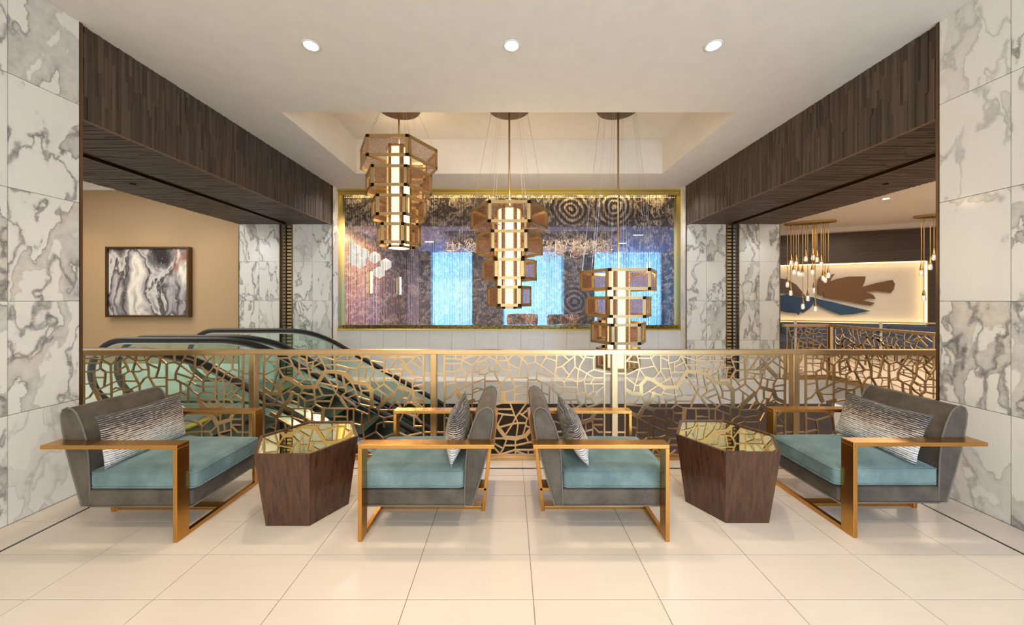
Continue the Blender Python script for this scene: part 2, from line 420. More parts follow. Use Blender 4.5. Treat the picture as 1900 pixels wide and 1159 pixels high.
# ------------------------------------------------------------------ far marble piers
zf = [0.0, 0.728, 1.475, 2.215, 2.925]
for sgn, nm in ((-1, 'wall_far_left'), (1, 'wall_far_right')):
    wl = empty(nm); struct(wl)
    MB().box(*sorted((sgn * 3.372, sgn * 4.10)), 6.645, 7.1, -0.01, 3.66).box(*sorted((sgn * 4.345, sgn * 5.10)), 6.645, 7.1, -0.01, 3.66).box(*sorted((sgn * 4.10, sgn * 4.345)), 6.85, 7.1, -0.01, 3.66).build('pier_core', M['grout'], wl)
    marble_grid(wl, 'x', 6.645, *sorted((sgn * 3.352, sgn * 4.10)), 2, zf, -1)
    marble_grid(wl, 'x', 6.645, *sorted((sgn * 4.345, sgn * 5.115)), 2, zf, -1)
    MB().box(*sorted((sgn * 3.34, sgn * 3.372)), 6.648, 6.83, 0, 3.65).build('return_slab', M['marble'], wl)
    MB().box(*sorted((sgn * 3.338, sgn * 3.352)), 6.618, 6.63, 0, 3.65).box(*sorted((sgn * 4.10, sgn * 4.115)), 6.615, 6.66, 0, 2.92).box(*sorted((sgn * 4.33, sgn * 4.345)), 6.615, 6.66, 0, 2.92).box(*sorted((sgn * 5.11, sgn * 5.122)), 6.618, 6.64, 0, 2.92).build('edge_trim', M['trim'], wl)
    b = MB(); z = 0.02; k = 0
    while z < 2.9:
        b.box(*sorted((sgn * 4.135, sgn * 4.225)), 6.66, 6.84, z, z + .042); z += .066
    tag(b.build('folded_door_fins', M['lantern'], wl), kind='stuff')
    MB().box(*sorted((sgn * 4.235, sgn * 4.255)), 6.65, 6.84, 0, 2.92).build('door_post', M['dark'], wl)
    b = MB(); z = 0.02
    while z < 2.9:
        b.box(*sorted((sgn * 4.268, sgn * 4.32)), 6.67, 6.84, z, z + .042); z += .066
    tag(b.build('folded_door_fins', M['steel'] if sgn > 0 else M['lantern'], wl), kind='stuff')

# ------------------------------------------------------------------ far wall: white panels, gold lined opening, ledge, slab edge
wf = empty('wall_far'); struct(wf)
MB().box(-3.36, 3.36, 6.84, 7.1, 0, 0.86).build('wall_core', M['grout'], wf)
pw = 6.70 / 15
me = MB().box(-pw / 2 + .002, pw / 2 - .002, 0, .02, 0, 0.90).mesh('panel'); me.materials.append(M['white'])
for k in range(15): mobj('panel', me, None, wf, loc=(-3.35 + pw * (k + .5), 6.82, 0.0))
MB().box(-3.34, 3.34, 6.80, 7.06, 0.90, 0.915).build('sill', M['gold'], wf)
MB().box(-3.372, -3.345, 6.83, 7.12, .915, 3.65).build('gold_jamb', M['gold'], wf)
MB().box(3.345, 3.372, 6.83, 7.12, .915, 3.65).build('gold_jamb', M['gold'], wf)
MB().box(-3.345, 3.345, 6.825, 7.12, 3.62, 3.652).build('gold_head', M['gold'], wf)
MB().box(-3.345, 3.345, 6.90, 6.93, 3.56, 3.62).build('led_pelmet', M['gold'], wf)
b = MB(); x = -3.3
while x < 3.3: b.box(x, x + .012, 7.010, 7.022, 3.535, 3.547); x += .034
tag(b.build('led_dots', emis('led_dot', (1.0, .72, .30), 1.6), wf), kind='stuff')
# slab ledge, fascia panels, lower wall
MB().box(-5.2, 6.1, 6.46, 7.1, -0.40, -0.001).build('ledge_slab', M['white'], wf)
me = MB().box(-pw / 2 + .002, pw / 2 - .002, 0, .02, -0.42, -0.01).mesh('fascia_panel'); me.materials.append(M['white'])
for k in range(25): mobj('fascia_panel', me, None, wf, loc=(-5.0 + pw * (k + .5), 6.44, 0))
MB().box(-6, 6.1, 6.60, 6.8, -4.5, -.40).build('lower_wall', M['brown'], wf)

# side hall floors and lower hall floor
MB().box(-13, -3.9, 3.40, 7.6, -0.4, 0).build('floor_left_hall', plain('left_hall_floor', (0.62, 0.66, 0.66), .25), fl)
MB().box(6.03, 16, 3.40, 14, -0.4, 0).build('floor_right_hall', M['sidefloor'], fl)
MB().box(5.12, 6.03, 6.66, 14, -0.4, 0).build('floor_right_hall', M['sidefloor'], fl)
MB().box(6.0, 6.03, 3.40, 6.46, -0.42, 0.0).build('slab_edge', M['white'], fl)
MB().box(-14, 18, 3.3, 22, -4.6, -4.5).build('lower_floor', M['lowfloor'], fl)
MB().box(-6.5, 6.5, 3.36, 3.40, -1.2, -.42).build('slab_edge', M['white'], fl)

# left hall shell
wl = empty('wall_back_left_hall'); struct(wl)
MB().box(-13, -5.1, 7.5, 7.6, 0, 3.95).build('papered_wall', M['wallpaper'], wl)
MB().box(-13, -5.1, 7.44, 7.5, 3.83, 3.95).box(-13, -5.1, 7.40, 7.5, 3.90, 3.95).build('crown_moulding', M['white'], wl)
MB().box(-13, -5.1, 7.48, 7.5, 0, .12).build('skirting', M['white'], wl)
wl = empty('wall_end_left_hall'); struct(wl)
MB().box(-11.1, -11, 2.7, 7.5, 0, 3.95).build('papered_wall', M['wallpaper'], wl)
wl = empty('ceiling_left_hall'); struct(wl)
MB().box(-13, -5.1, 2.7, 7.6, 3.95, 4.05).box(-5.12, -5.1, 2.7, 7.5, 3.65, 3.96).build('ceiling_plane', M['ceil2'], wl)
# right hall shell
wl = empty('ceiling_right_hall'); struct(wl)
MB().box(5.1, 18, 2.7, 14, 3.60, 3.72).build('ceiling_plane', M['ceil2'], wl)
wl = empty('wall_end_right_hall'); struct(wl)
MB().box(15, 15.1, 2.7, 9, 0, 3.7).build('side_wall', M['soffit'], wl)

# ------------------------------------------------------------------ right hall: angled art wall with lit niche
RW = empty('wall_art_right_hall', (8.41, 11.0, 0), math.atan2(-1.3, 3.16)); struct(RW)
# local x runs along the wall, local -y faces the hall
L = 3.42
MB().box(-1.3, 6.5, -0.02, 0.0, 2.57, 3.60).build('timber_header', M['soffit'], RW)
MB().box(-1.3, 6.5, -0.02, 0.0, 0.0, 0.80).build('timber_base', M['soffit'], RW)
MB().box(L, 6.5, -0.02, 0.0, 0.80, 2.57).build('timber_panel', M['soffit'], RW)
MB().box(-1.3, L, 0.14, 0.18, 0.80, 2.57).build('niche_back', plain('niche_plaster', (0.82, 0.76, 0.68), .7), RW)
MB().box(L, L + .02, 0.0, 0.16, 0.80, 2.57).box(-1.3, L, 0.0, .16, 2.57, 2.59).box(-1.3, L, 0, .16, .78, .80).build('niche_lining', M['brass'], RW)
led = emis('niche_led', (1.0, .70, .30), 6.0)
MB().box(-1.3, L - .02, 0.02, 0.05, 2.54, 2.565).box(-1.3, L - .02, 0.02, .05, .805, .83).box(L - .03, L - .004, .02, .05, .82, 2.55).build('led_strip', led, RW)
MB().box(-1.3, 6.5, -0.26, -0.02, 3.48, 3.60).build('cornice', M['ceil2'], RW)

# flower relief hung in the niche
fr = empty('flower_relief', (0, 0, 0)); fr.parent = None
fr.matrix_world = RW.matrix_basis.copy()
tag(fr, 'bronze and blue petal-shaped wall relief in the glowing niche', 'wall art')
def petal_mat(name, a, b, ax):
    g = G(name); s_ = g.n('ShaderNodeSeparateXYZ', {0: g.obj()})
    n = g.noise(g.mapping(g.obj(), scale=(1, 1, 6)), 2.0, 4).outputs[0]
    f = g.math('ADD', g.math('MULTIPLY', s_.outputs[0], ax), g.math('MULTIPLY', n, 0.6))
    g.p(Base_Color=g.ramp(f, [(0.25, a), (0.8, b)]), Roughness=0.4, Metallic=0.3); return g.m
PB = petal_mat('petal_bronze', (0.06, 0.055, 0.06), (0.18, 0.085, 0.03), 0.45)
PL = petal_mat('petal_blue', (0.02, 0.05, 0.12), (0.035, 0.085, 0.17), 0.3)
petals = [
    (PB, [(1.173, 1.567), (1.146, 1.820), (1.226, 1.987), (1.466, 2.104), (1.744, 2.169), (2.141, 2.171), (2.121, 2.025), (2.067, 1.863), (2.366, 1.966), (2.726, 2.055), (2.777, 1.933), (2.745, 1.775), (2.686, 1.685), (2.366, 1.741), (2.121, 1.722), (2.305, 1.634), (2.366, 1.511), (2.203, 1.527), (2.059, 1.473), (2.346, 1.398), (2.252, 1.317), (1.955, 1.385), (1.531, 1.483)], .10),
    (PB, [(1.026, 1.877), (1.048, 2.102), (1.093, 2.186), (1.292, 2.220), (1.436, 2.271), (1.348, 2.124), (1.313, 1.996), (1.190, 1.875), (1.115, 1.595), (1.026, 1.652)], .115),
    (PB, [(-0.211, 2.129), (0.031, 2.171), (0.269, 2.119), (0.502, 1.953), (0.664, 1.711), (0.755, 1.540), (0.456, 1.655), (0.174, 1.715), (-0.211, 1.659)], .10),
    (PL, [(-0.309, 1.423), (-0.017, 1.599), (0.316, 1.656), (0.641, 1.540), (0.891, 1.568), (0.923, 1.370), (0.814, 1.199), (0.664, 1.083), (0.586, 1.111), (0.558, 1.001), (0.512, 1.069), (0.269, 1.089), (-0.017, 1.161), (-0.309, 1.246)], .12),
    (PL, [(0.891, 1.568), (1.093, 1.494), (1.357, 1.427), (1.702, 1.318), (2.244, 1.160), (1.871, 1.068), (1.574, 1.030), (1.444, 1.095), (1.226, 1.203), (0.959, 1.370)], .11),
]
for mt, pts, d in petals:
    MB().prism(pts, 0.14 - d, 0.14 - d + .035, 'y').build('petal', mt, fr, bevel=.006)
    MB().box(*(lambda c: (c[0] - .03, c[0] + .03, .14 - d + .03, .14, c[1] - .03, c[1] + .03))(tuple(sum(v) / len(pts) for v in zip(*pts)))).build('standoff', M['dark'], fr)

# banquette below the niche, glass guard in front
bq = empty('banquette', (0, 0, 0)); bq.matrix_world = RW.matrix_basis.copy()
tag(bq, 'dark blue banquette along the timber wall below the lit niche', 'banquette')
BL = plain('blue_fabric', (0.035, 0.05, 0.14), .7)
MB().box(-1.2, 5.0, -.75, -.08, 0, .22).build('plinth', M['dark'], bq)
MB().box(-1.2, 5.0, -.80, -.20, .22, .46).build('seat', BL, bq, bevel=.03, segs=3)
for k in range(5): MB().box(-1.2 + k * 1.24, -1.2 + k * 1.24 + 1.22, -.24, -.04, .44, .78).build('back_cushion', BL, bq, bevel=.04, segs=3)
gr = empty('glass_guard', (7.35, 9.0, 0), math.atan2(-1.3, 3.16))
tag(gr, 'glass guard with chrome posts and slim handrail beyond the bronze railing', 'railing')
MB().box(-1.6, 4.0, -.025, .025, .93, .965).build('handrail', M['rail'], gr)
for x in (-1.4, 0.0, 1.65, 3.3):
    p = MB().box(x - .025, x + .025, -.015, .015, 0, .93).build('post', M['steel'], gr)
    MB().lathe([(.06, 0), (.06, .02)], 12, (x, 0, 0)).build('foot_plate', M['steel'], p)
for a, b_ in ((-1.6, -1.44), (-1.36, -.04), (.04, 1.61), (1.69, 3.26), (3.34, 4.0)):
    MB().box(a, b_, -.006, .006, .08, .88).build('glass_pane', M['glass'], gr)

# ------------------------------------------------------------------ lounge behind the bead curtain
lg = empty('wall_lounge_back'); struct(lg)
lgl = struct(empty('wall_lounge_left')); lgr = struct(empty('wall_lounge_right')); lgc = struct(empty('ceiling_lounge')); lgf = struct(empty('floor_lounge'))
AG = None
def agate(name, lo, mid, hi, ring=True, rough=.6):
    g = G(name); v = g.geo()
    wp = g.noise(v, 1.6, 6, .6); w2 = g.n('ShaderNodeVectorMath', operation='MULTIPLY_ADD'); g.set(w2.inputs[0], wp.outputs['Color']); w2.inputs[1].default_value = (.22, .22, .22); g.set(w2.inputs[2], v)
    sp = g.n('ShaderNodeSeparateXYZ', {0: w2.outputs[0]})
    def dist(cx, cz, sx=1.0):
        a = g.math('MULTIPLY', g.math('SUBTRACT', sp.outputs[0], cx + .11), sx); c_ = g.math('SUBTRACT', sp.outputs[2], cz + .11)
        return g.math('SQRT', g.math('ADD', g.math('MULTIPLY', a, a), g.math('MULTIPLY', c_, c_)))
    dmin = dist(1.26, 3.31)
    for cx, cz in ((2.10, 3.36), (1.30, 1.45)):
        dmin = g.math('MINIMUM', dmin, dist(cx, cz))
    rings = g.math('ADD', g.math('MULTIPLY', g.math('SINE', g.math('MULTIPLY', dmin, 62.0)), .5), .5)
    fade = g.ramp(dmin, [(.0, (1, 1, 1)), (.30, (.8, .8, .8)), (.50, (.0, .0, .0)), (1.0, (0, 0, 0))])
    fine = g.noise(v, 16, 5, .75).outputs[0]; cloud = g.noise(w2.outputs[0], 2.4, 5, .65).outputs[0]
    swirl = g.math('ADD', g.math('MULTIPLY', g.math('SINE', g.math('MULTIPLY', cloud, 46.0)), .5), .5)
    base_ = g.math('ADD', g.math('MULTIPLY', g.math('MULTIPLY', fine, .75), g.math('ADD', swirl, .35)), g.math('MULTIPLY', cloud, .30))
    f = g.math('ADD', g.math('MULTIPLY', base_, g.math('SUBTRACT', 1.0, g.math('MULTIPLY', fade, .55))), g.math('MULTIPLY', g.math('MULTIPLY', rings, fade), .55))
    g.p(Base_Color=g.ramp(f, [(.25, lo), (.5, mid), (.8, hi)]), Roughness=rough); return g.m
M['bead'] = agate('bead_agate', (0.02, 0.018, 0.022), (0.16, 0.125, 0.11), (0.75, 0.62, 0.48), True, .35)
M['pier'] = agate('lounge_pier_stone', (0.03, 0.03, 0.04), (0.10, 0.095, 0.10), (0.26, 0.235, 0.22))
LC = 3.37
dk = plain('lounge_soffit', (0.05, 0.035, 0.035), .5); vio = plain('lounge_paint', (0.42, 0.40, 0.62), .7)
MB().box(-4.2, 6.2, 8.95, 9.05, LC, 4.6).build('header_beam', dk, lgc)
MB().prism([(-4.2, 7.12), (5.0, 7.12), (6.2, 8.7), (6.2, 8.95), (-4.2, 8.95)], 4.6, 4.7, 'z').build('header_ceiling', dk, lgc)
b = MB(); b.box(-4.2, 6.2, 9.05, 9.6, LC, LC + .1).box(-4.2, -1.95, 9.6, 12.3, LC, LC + .1).box(3.2, 6.2, 9.6, 12.3, LC, LC + .1).box(-4.2, 6.2, 12.3, 14.2, LC, LC + .1)
b.build('lounge_ceiling', vio, lgc)
MB().box(-2.0, 3.25, 9.55, 12.35, LC + .42, LC + .5).box(-2.0, -1.95, 9.6, 12.3, LC + .1, LC + .42).box(3.2, 3.25, 9.6, 12.3, LC + .1, LC + .42).box(-2, 3.25, 12.3, 12.35, LC, LC + .42).box(-2, 3.25, 9.55, 9.6, LC + .1, LC + .42).build('ceiling_coffer', plain('coffer_brown', (0.09, 0.045, 0.03), .5), lgc)
for x, y in ((-2.6, 11.4), (-2.9, 9.9), (3.75, 10.2), (3.75, 11.7), (3.75, 13.2)):
    MB().box(x - .14, x + .14, y - .05, y + .05, LC - .006, LC + .01).build('ceiling_slot_light', emis('slot_light', (1, .93, .85), 6.0), lgc)
MB().box(-4.2, 6.2, 14.2, 14.3, 0, LC).build('window_wall', vio, lg)
MB().box(-4.3, -4.2, 7.12, 14.3, 0, 4.6).build('side_wall_core', dk, lgl)
MB().prism([(5.0, 7.12), (6.2, 8.7), (6.2, 14.3), (6.3, 14.3), (6.3, 8.66), (5.08, 7.12)], 0, 4.6, 'z').build('side_wall_right', dk, lgr)
MB().prism([(-4.2, 7.12), (5.0, 7.12), (6.2, 8.7), (6.2, 14.3), (-4.2, 14.3)], -.1, 0, 'z').build('lounge_floor', plain('lounge_floor', (0.2, .15, .12), .3), lgf)
WP = wood_mat('lounge_wall_wood', (0.16, 0.075, 0.035), (0.36, 0.19, 0.10), (8, 8, .5), .4, .2)
for k in range(5):
    MB().box(-4.2, -4.12, 7.3 + k * 1.36, 7.3 + k * 1.36 + 1.33, 0, LC - .02).build('timber_panel', WP, lgl)
for x0, x1 in ((-3.55, -3.1), (-1.45, -.25), (2.15, 3.35)):
    MB().box(x0, x1, 13.75, 14.2, 0, LC).build('stone_pier', M['pier'], lg)
sky = emis('window_daylight', (0.30, 0.60, 1.0), 9.0)
n = 0
for x0, x1 in ((-3.1, -1.45), (-.25, 2.15), (3.35, 6.1)):
    n += 1
    wn = empty('window_%d' % (n + 1), ((x0 + x1) / 2, 14.14, 0)); struct(wn)
    hw = (x1 - x0) / 2
    MB().box(-hw, hw, .02, .05, .1, LC - .02).build('pane', sky, wn)
    f = MB().box(-hw, hw, -.02, .02, 2.42, 2.48)
    k = 1 if hw < 1 else 2
    for i in range(-k, k + 1): f.box(i * hw / k - .025, i * hw / k + .025, -.02, .02, .1, LC - .02)
    f.build('window_frame', M['dark'], wn)
    b = MB(); N = int((x1 - x0) * 40); 
    for i in range(N + 1):
        x = -hw + .03 + (2 * hw - .06) * i / N; yy = .035 * math.sin(i * .9) + .02 * math.sin(i * .37)
        b.v += [(x, yy, .05), (x, yy, LC - .05)]
    for i in range(N): b.f.append((2 * i, 2 * i + 2, 2 * i + 3, 2 * i + 1))
    if n == 1:
        g = G('sheer_fabric'); ds = g.n('ShaderNodeBsdfDiffuse', {'Color': (.75, .86, .95, 1)}); tl = g.n('ShaderNodeBsdfTranslucent', {'Color': (.62, .85, 1.0, 1)}); tp = g.n('ShaderNodeBsdfTransparent')
        m1 = g.n('ShaderNodeMixShader', {0: .65}); m2 = g.n('ShaderNodeMixShader', {0: .22})
        g.t.links.new(ds.outputs[0], m1.inputs[1]); g.t.links.new(tl.outputs[0], m1.inputs[2]); g.t.links.new(m1.outputs[0], m2.inputs[1]); g.t.links.new(tp.outputs[0], m2.inputs[2]); g.t.links.new(m2.outputs[0], g.out.inputs[0]); M['sheer'] = g.m
    cu = b.build('sheer_curtain', M['sheer'], None, True, loc=((x0 + x1) / 2, 13.95, 0), recalc=False)
    md = cu.modifiers.new('thick', 'SOLIDIFY'); md.thickness = .003
    tag(cu, ['narrow blue-lit sheer curtain nearest the timber lounge wall', 'blue-lit sheer curtain in the middle window behind the beads', 'wide blue-lit sheer curtain at the right end of the lounge'][n - 1], 'curtain', 'sheer curtains in the lounge')

# lounge sconces
for y, lab in ((10.35, 'slim glowing wall sconce on the timber wall nearest the globe lamps'), (13.1, 'slim glowing wall sconce on the timber wall nearest the windows')):
    s_ = empty('wall_sconce', (-4.12, y, 2.0)); tag(s_, lab, 'sconce', 'lounge wall sconces')
    MB().box(0, .03, -.06, .06, -.36, .36).build('back_plate', M['brass'], s_)
    MB().box(.03, .07, -.025, .025, -.32, .32).build('light_tube', emis('sconce_glow', (1, .78, .45), 12.0), s_)
# faceted globe cluster
gc = empty('globe_chandelier', (-3.15, 8.4, 2.4)); tag(gc, 'cluster of faceted white glowing globes behind the left beads', 'chandelier')
glob = emis('globe_glass', (1, .86, .68), 1.9)
bm = bmesh.new(); bmesh.ops.create_icosphere(bm, subdivisions=1, radius=.15); gme = bpy.data.meshes.new('globe'); bm.to_mesh(gme); bm.free(); gme.materials.append(glob)
MB().tube([(0, 0, .1), (0, 0, 2.2)], .012).build('stem', M['brass'], gc)
MB().lathe([(.1, 2.18), (.1, 2.2)], 16).build('canopy', M['brass'], gc)
for x, y, z in ((-.55, 0, .30), (-.38, .1, .20), (-.62, .1, .06), (-.40, -.1, -.02), (-.08, 0, .10), (.17, .05, -.06), (.05, -.05, -.26)):
    o = mobj('globe', gme, None, gc, loc=(x, y, z))
    MB().tube([(-x * .8, -y * .8, .18 - z * .8), (-x * .1, -y * .1, 0)], .007, 6).build('arm', M['brass'], o)
# wire-cube chandelier
wc = empty('wire_cube_chandelier', (.75, 10.9, 3.25)); tag(wc, 'long chandelier of tangled gold wire cubes under the brown coffer', 'chandelier')
b = MB(); s_ = .115; cs = [(x, y, z) for x in (-s_, s_) for y in (-s_, s_) for z in (-s_, s_)]
for i in range(8):
    for j in range(i + 1, 8):
        if sum(abs(cs[i][k] - cs[j][k]) > .01 for k in range(3)) == 1: b.bar(cs[i], cs[j], .013, .013, (.3, .5, .8))
wg = G('wire_gold'); wg.p(Base_Color=(.70, .46, .20), Metallic=.7, Roughness=.25, Emission_Color=(1, .75, .4), Emission_Strength=.12)
cme = b.mesh('wire_cube'); cme.materials.append(wg.m)
rs = random.Random(3)
for k in range(85):
    t = rs.uniform(-1, 1)
    o = mobj('wire_cube', cme, None, wc, loc=(t * 2.6, rs.uniform(-.45, .45), rs.gauss(-.12, .13) * (1.15 - .4 * abs(t))))
    o.rotation_euler = (rs.uniform(0, 3), rs.uniform(0, 3), rs.uniform(0, 3)); q = rs.uniform(.6, 1.2); o.scale = (q, q, q)
b = MB()
for x in (-1.6, -.5, .6, 1.7): b.tube([(x, 0, 0), (x, 0, .53)], .006, 6)
b.build('suspension', M['brass'], wc)
# lounge seats and side table seen over the sill
def tub_chair(loc, rz, label):
    r_ = empty('tub_chair', loc, rz); tag(r_, label, 'chair', 'lounge tub chairs')
    seat = MB().lathe([(.30, .20), (.36, .24), (.37, .40), (.33, .45), (.02, .46)], 24).build('seat', M['boucle'], r_, True)
    b = MB()
    for i in range(25):
        a = PI * (.0 + i / 24 * 1.15) - .24
        for (rr, z) in ((.36, .25), (.42, .30), (.46, 1.0), (.42, 1.07), (.34, 1.06), (.32, .98), (.30, .4)):
            b.v.append((rr * math.cos(a), rr * math.sin(a), z))
    for i in range(24):
        for k in range(7):
            l = (k + 1) % 7; b.f.append((i * 7 + k, i * 7 + l, (i + 1) * 7 + l, (i + 1) * 7 + k))
    b.f.append(tuple(range(7))); b.f.append(tuple(24 * 7 + k for k in range(7)))
    b.build('backrest', M['boucle'], r_, True)
    for sx, sy in ((1, 1), (1, -1), (-1, 1), (-1, -1)): MB().tube([(sx * .2, sy * .2, .22), (sx * .25, sy * .25, 0)], [.02, .012], 8).build('leg', M['dark'], r_)
g = G('boucle'); v_ = g.n('ShaderNodeTexVoronoi', {'Vector': g.obj(), 'Scale': 14.0}).outputs['Distance']; g.p(Base_Color=g.ramp(v_, [(.1, (.62, .48, .36)), (.6, (.20, .11, .07))]), Roughness=.9); M['boucle'] = g.m
tub_chair((.38, 10.2, 0), .3, 'brown-and-cream tub chair in the lounge, left of the round table')
tub_chair((1.50, 9.7, 0), -.1, 'brown-and-cream tub chair in the lounge behind the glowing round table')
tub_chair((2.95, 9.9, 0), -.4, 'brown-and-cream tub chair partly hidden by the lowest lantern')
rt = empty('drum_table', (1.55, 8.2, 0)); tag(rt, 'small round brass table with glowing drum in the lounge', 'table')
MB().lathe([(.42, .86), (.44, .88), (.44, .90), (.1, .905)], 28).build('table_top', M['brass'], rt)
MB().lathe([(.22, .4), (.22, .85)], 24).build('glowing_drum', emis('drum_glow', (1, .82, .5), 3.0), rt)
MB().lathe([(.3, 0), (.3, .03), (.05, .06), (.05, .42)], 24).build('pedestal', M['brass'], rt)

# bead curtain: about 310 hanging strands
b = MB(); x = -3.30; rb = random.Random(5)
while x < 3.31:
    wd = .0086; yb = 7.035 + rb.uniform(-.01, .01)
    b.box(x - wd / 2, x + wd / 2, yb - .004, yb + .004, .985, 3.60); x += .0215
bc = b.build('bead_curtain', M['bead'], None); tag(bc, 'shimmering metal bead curtain with agate ring pattern in the gold opening', 'curtain', kind='stuff')
sp_ = MB().box(-3.33, 3.33, 7.0, 7.09, .915, .985).build('curtain_shelf', None, wf)
g = G('mirror_strip'); n_ = g.noise(g.mapping(g.geo(), scale=(3, 1, 12)), 6, 4).outputs[0]; g.p(Base_Color=g.ramp(n_, [(.35, (.02, .018, .01)), (.55, (.20, .17, .05)), (.7, (.55, .48, .25))]), Metallic=.6, Roughness=.15); sp_.data.materials.append(g.m)

# ------------------------------------------------------------------ bronze railing with cut-out lattice panels
S = 11.5875
def tr(o, s, txt, wd):
    """polylines written as 'x,y x,y; x,y ...' in a measuring grid -> list of (points, width)"""
    out = []
    for pl in txt.split(';'):
        pts = []
        for p in pl.split():
            x, y = p.split(','); pts.append((o[0] + float(x) / s, o[1] + float(y) / s))
        if len(pts) > 1: out.append((pts, wd))
    return out
TN, TK = 0.0125, 0.034
A = []
A += tr((485, 650), S, '''90,215 215,80;90,225 325,250;295,75 330,170 345,270 365,390 490,590;335,160 600,160;600,75 605,165 680,330 765,480;610,160 690,90
;365,390 675,330;365,385 90,515;355,420 265,725 230,880;75,575 265,725;265,742 345,742;815,75 815,440 920,635;815,440 645,615;830,150 965,215
;980,75 980,260 1010,385 1045,560 1115,740;820,385 1000,385;830,690 1045,565;985,265 1110,240 1185,205 1245,120 1240,75;1110,250 1105,460;1120,345 1310,250
;1245,120 1330,260 1390,410;1255,115 1580,210;1585,75 1585,430;1590,190 1800,85;1590,215 1854,215;1375,310 1590,300 1854,370;1040,460 1310,460
;1370,530 1530,760 1605,920;1235,690 1380,720 1640,790 1820,790;1605,510 1645,790 1605,915;1750,540 1830,890 1700,1000;1605,920 1700,1010 1800,1150
;1605,925 1550,960 1320,965 1160,1010;1205,750 1320,965;1130,820 1150,1000 1160,1159;1165,1090 1500,1090;1560,960 1490,1159;870,905 1130,955;905,825 820,955
;570,875 810,955 945,1085 935,1159;945,1085 1145,1045;795,970 800,1159;650,1080 800,1140;750,745 540,885 410,965 240,1150;420,960 490,1130;90,1140 260,1145''', TN)
A += tr((485, 650), S, '80,840 210,925 400,925 393,730 510,590 640,630 880,785 1165,780 1380,450 1600,455 1760,490 1830,545;670,910 620,1040 500,1159', TK)
A += tr((635, 650), S, '''0,215 420,215;120,75 120,215;255,75 255,215;360,90 420,135 590,145 640,85;425,135 420,270 320,390;0,340 90,370 320,390;140,390 90,480 220,620;170,560 310,480
;320,390 350,600 350,660;345,605 600,605;520,365 480,590;370,355 655,355;590,150 640,300 690,425;625,225 880,265;690,425 600,580 600,740;690,430 900,415 1280,410;630,550 730,680 800,770
;900,720 900,220 925,175 790,85;920,160 965,140 970,80;930,155 1560,145 1600,85;1155,80 1390,300;1180,150 1000,400;1310,265 1150,400;1390,300 1560,150;1350,370 1290,430 1265,520 1215,760
;1600,110 1740,270;1490,225 1740,400;910,445 1110,505 1265,500;735,665 900,610 1080,610;1105,510 1080,590 1220,740;1260,585 1380,620 1530,645;1380,640 1360,780;1555,600 1740,600
;1570,610 1510,720 1510,830;1520,770 1740,735;1530,870 1740,860;1215,770 1120,920;900,720 1120,910;900,720 680,860;750,820 980,985;1300,840 1300,1030 1220,1159;1120,920 1150,1080 1200,1150
;1150,1080 1090,1159;1470,920 1400,1060 1375,1159;1300,1030 1400,1035;855,910 850,1080;430,865 600,865;365,740 415,880 415,1000;85,730 150,690;220,710 320,930 380,1159;15,590 85,880
;0,960 90,890 250,830;0,970 70,1030 260,1159;70,1030 300,940;350,1000 600,1075;0,795 70,795;1400,1120 1580,1130''', TN)
A += tr((635, 650), S, '60,510 230,680 510,710 630,840 635,1159;850,1140 1110,920;1340,320 1540,530;1230,790 1510,870 1560,1030 1740,1110', TK)
S3 = 10.5375
A += tr((485.5, 740), S3, '''90,110 370,130;600,185 960,185;720,0 720,185;845,0 845,700;1040,0 1050,105 965,185;1050,105 1190,180 1680,185;965,190 985,270 985,410;985,275 1165,275
;1425,190 1425,600;1440,340 1680,340;1370,0 1330,180;1540,0 1670,180;600,210 600,770;330,340 590,340;600,360 840,440;865,375 1100,490;300,370 600,540 850,640;270,370 285,500 265,670
;265,660 475,660;455,490 490,760;440,790 490,755 720,755 850,710 930,775 1100,775;860,580 1100,580;930,780 890,880 850,1120;190,550 265,565;650,970 740,1120;930,1080 1030,1000
;265,670 230,900 70,960;230,900 440,790 620,980 650,970;620,980 560,1120;230,900 280,1120;1100,490 1120,600 1100,775 1190,900 1425,880;1190,900 1150,1120;1120,600 1425,600 1400,1120;1425,600 1680,640;890,900 1190,900''', TN)
A += tr((485.5, 740), S3, '560,20 430,130 310,340;430,140 600,210;1210,190 1190,420;190,290 310,350', TK)
A += tr((635.5, 740), S3, '''0,60 100,185;80,0 265,150;0,185 240,190 340,95 310,0;340,100 520,145 700,185;100,190 100,640;220,195 220,480;0,340 90,340;255,200 520,310;520,150 520,450
;710,190 705,330;710,220 1050,210 1115,130;1010,40 900,210;1040,40 1120,120 1200,260;705,330 600,390 550,450 520,450 380,520 220,480;705,330 810,370 1070,320;810,370 810,540;810,440 680,490 650,640;815,455 1060,455
;1065,220 1065,640;1240,0 1210,130;385,290 375,500;1370,240 1540,460;1430,350 1520,260;1400,530 1540,530;1270,80 1400,0;100,640 180,860 120,1120;380,520 420,760 180,860;420,760 650,640 790,760 1065,640 1260,720 1540,660
;420,760 500,1120;790,760 760,960 850,1120;760,960 500,900;1260,720 1240,900 1540,940;1240,900 1000,960 760,960;1000,960 1060,1120;1240,900 1330,1120;1200,260 1400,330 1400,530;1200,260 1120,420''', TN)
A += tr((635.5, 740), S3, '570,0 570,150;880,0 690,180;1400,80 1540,170', TK)
B = []
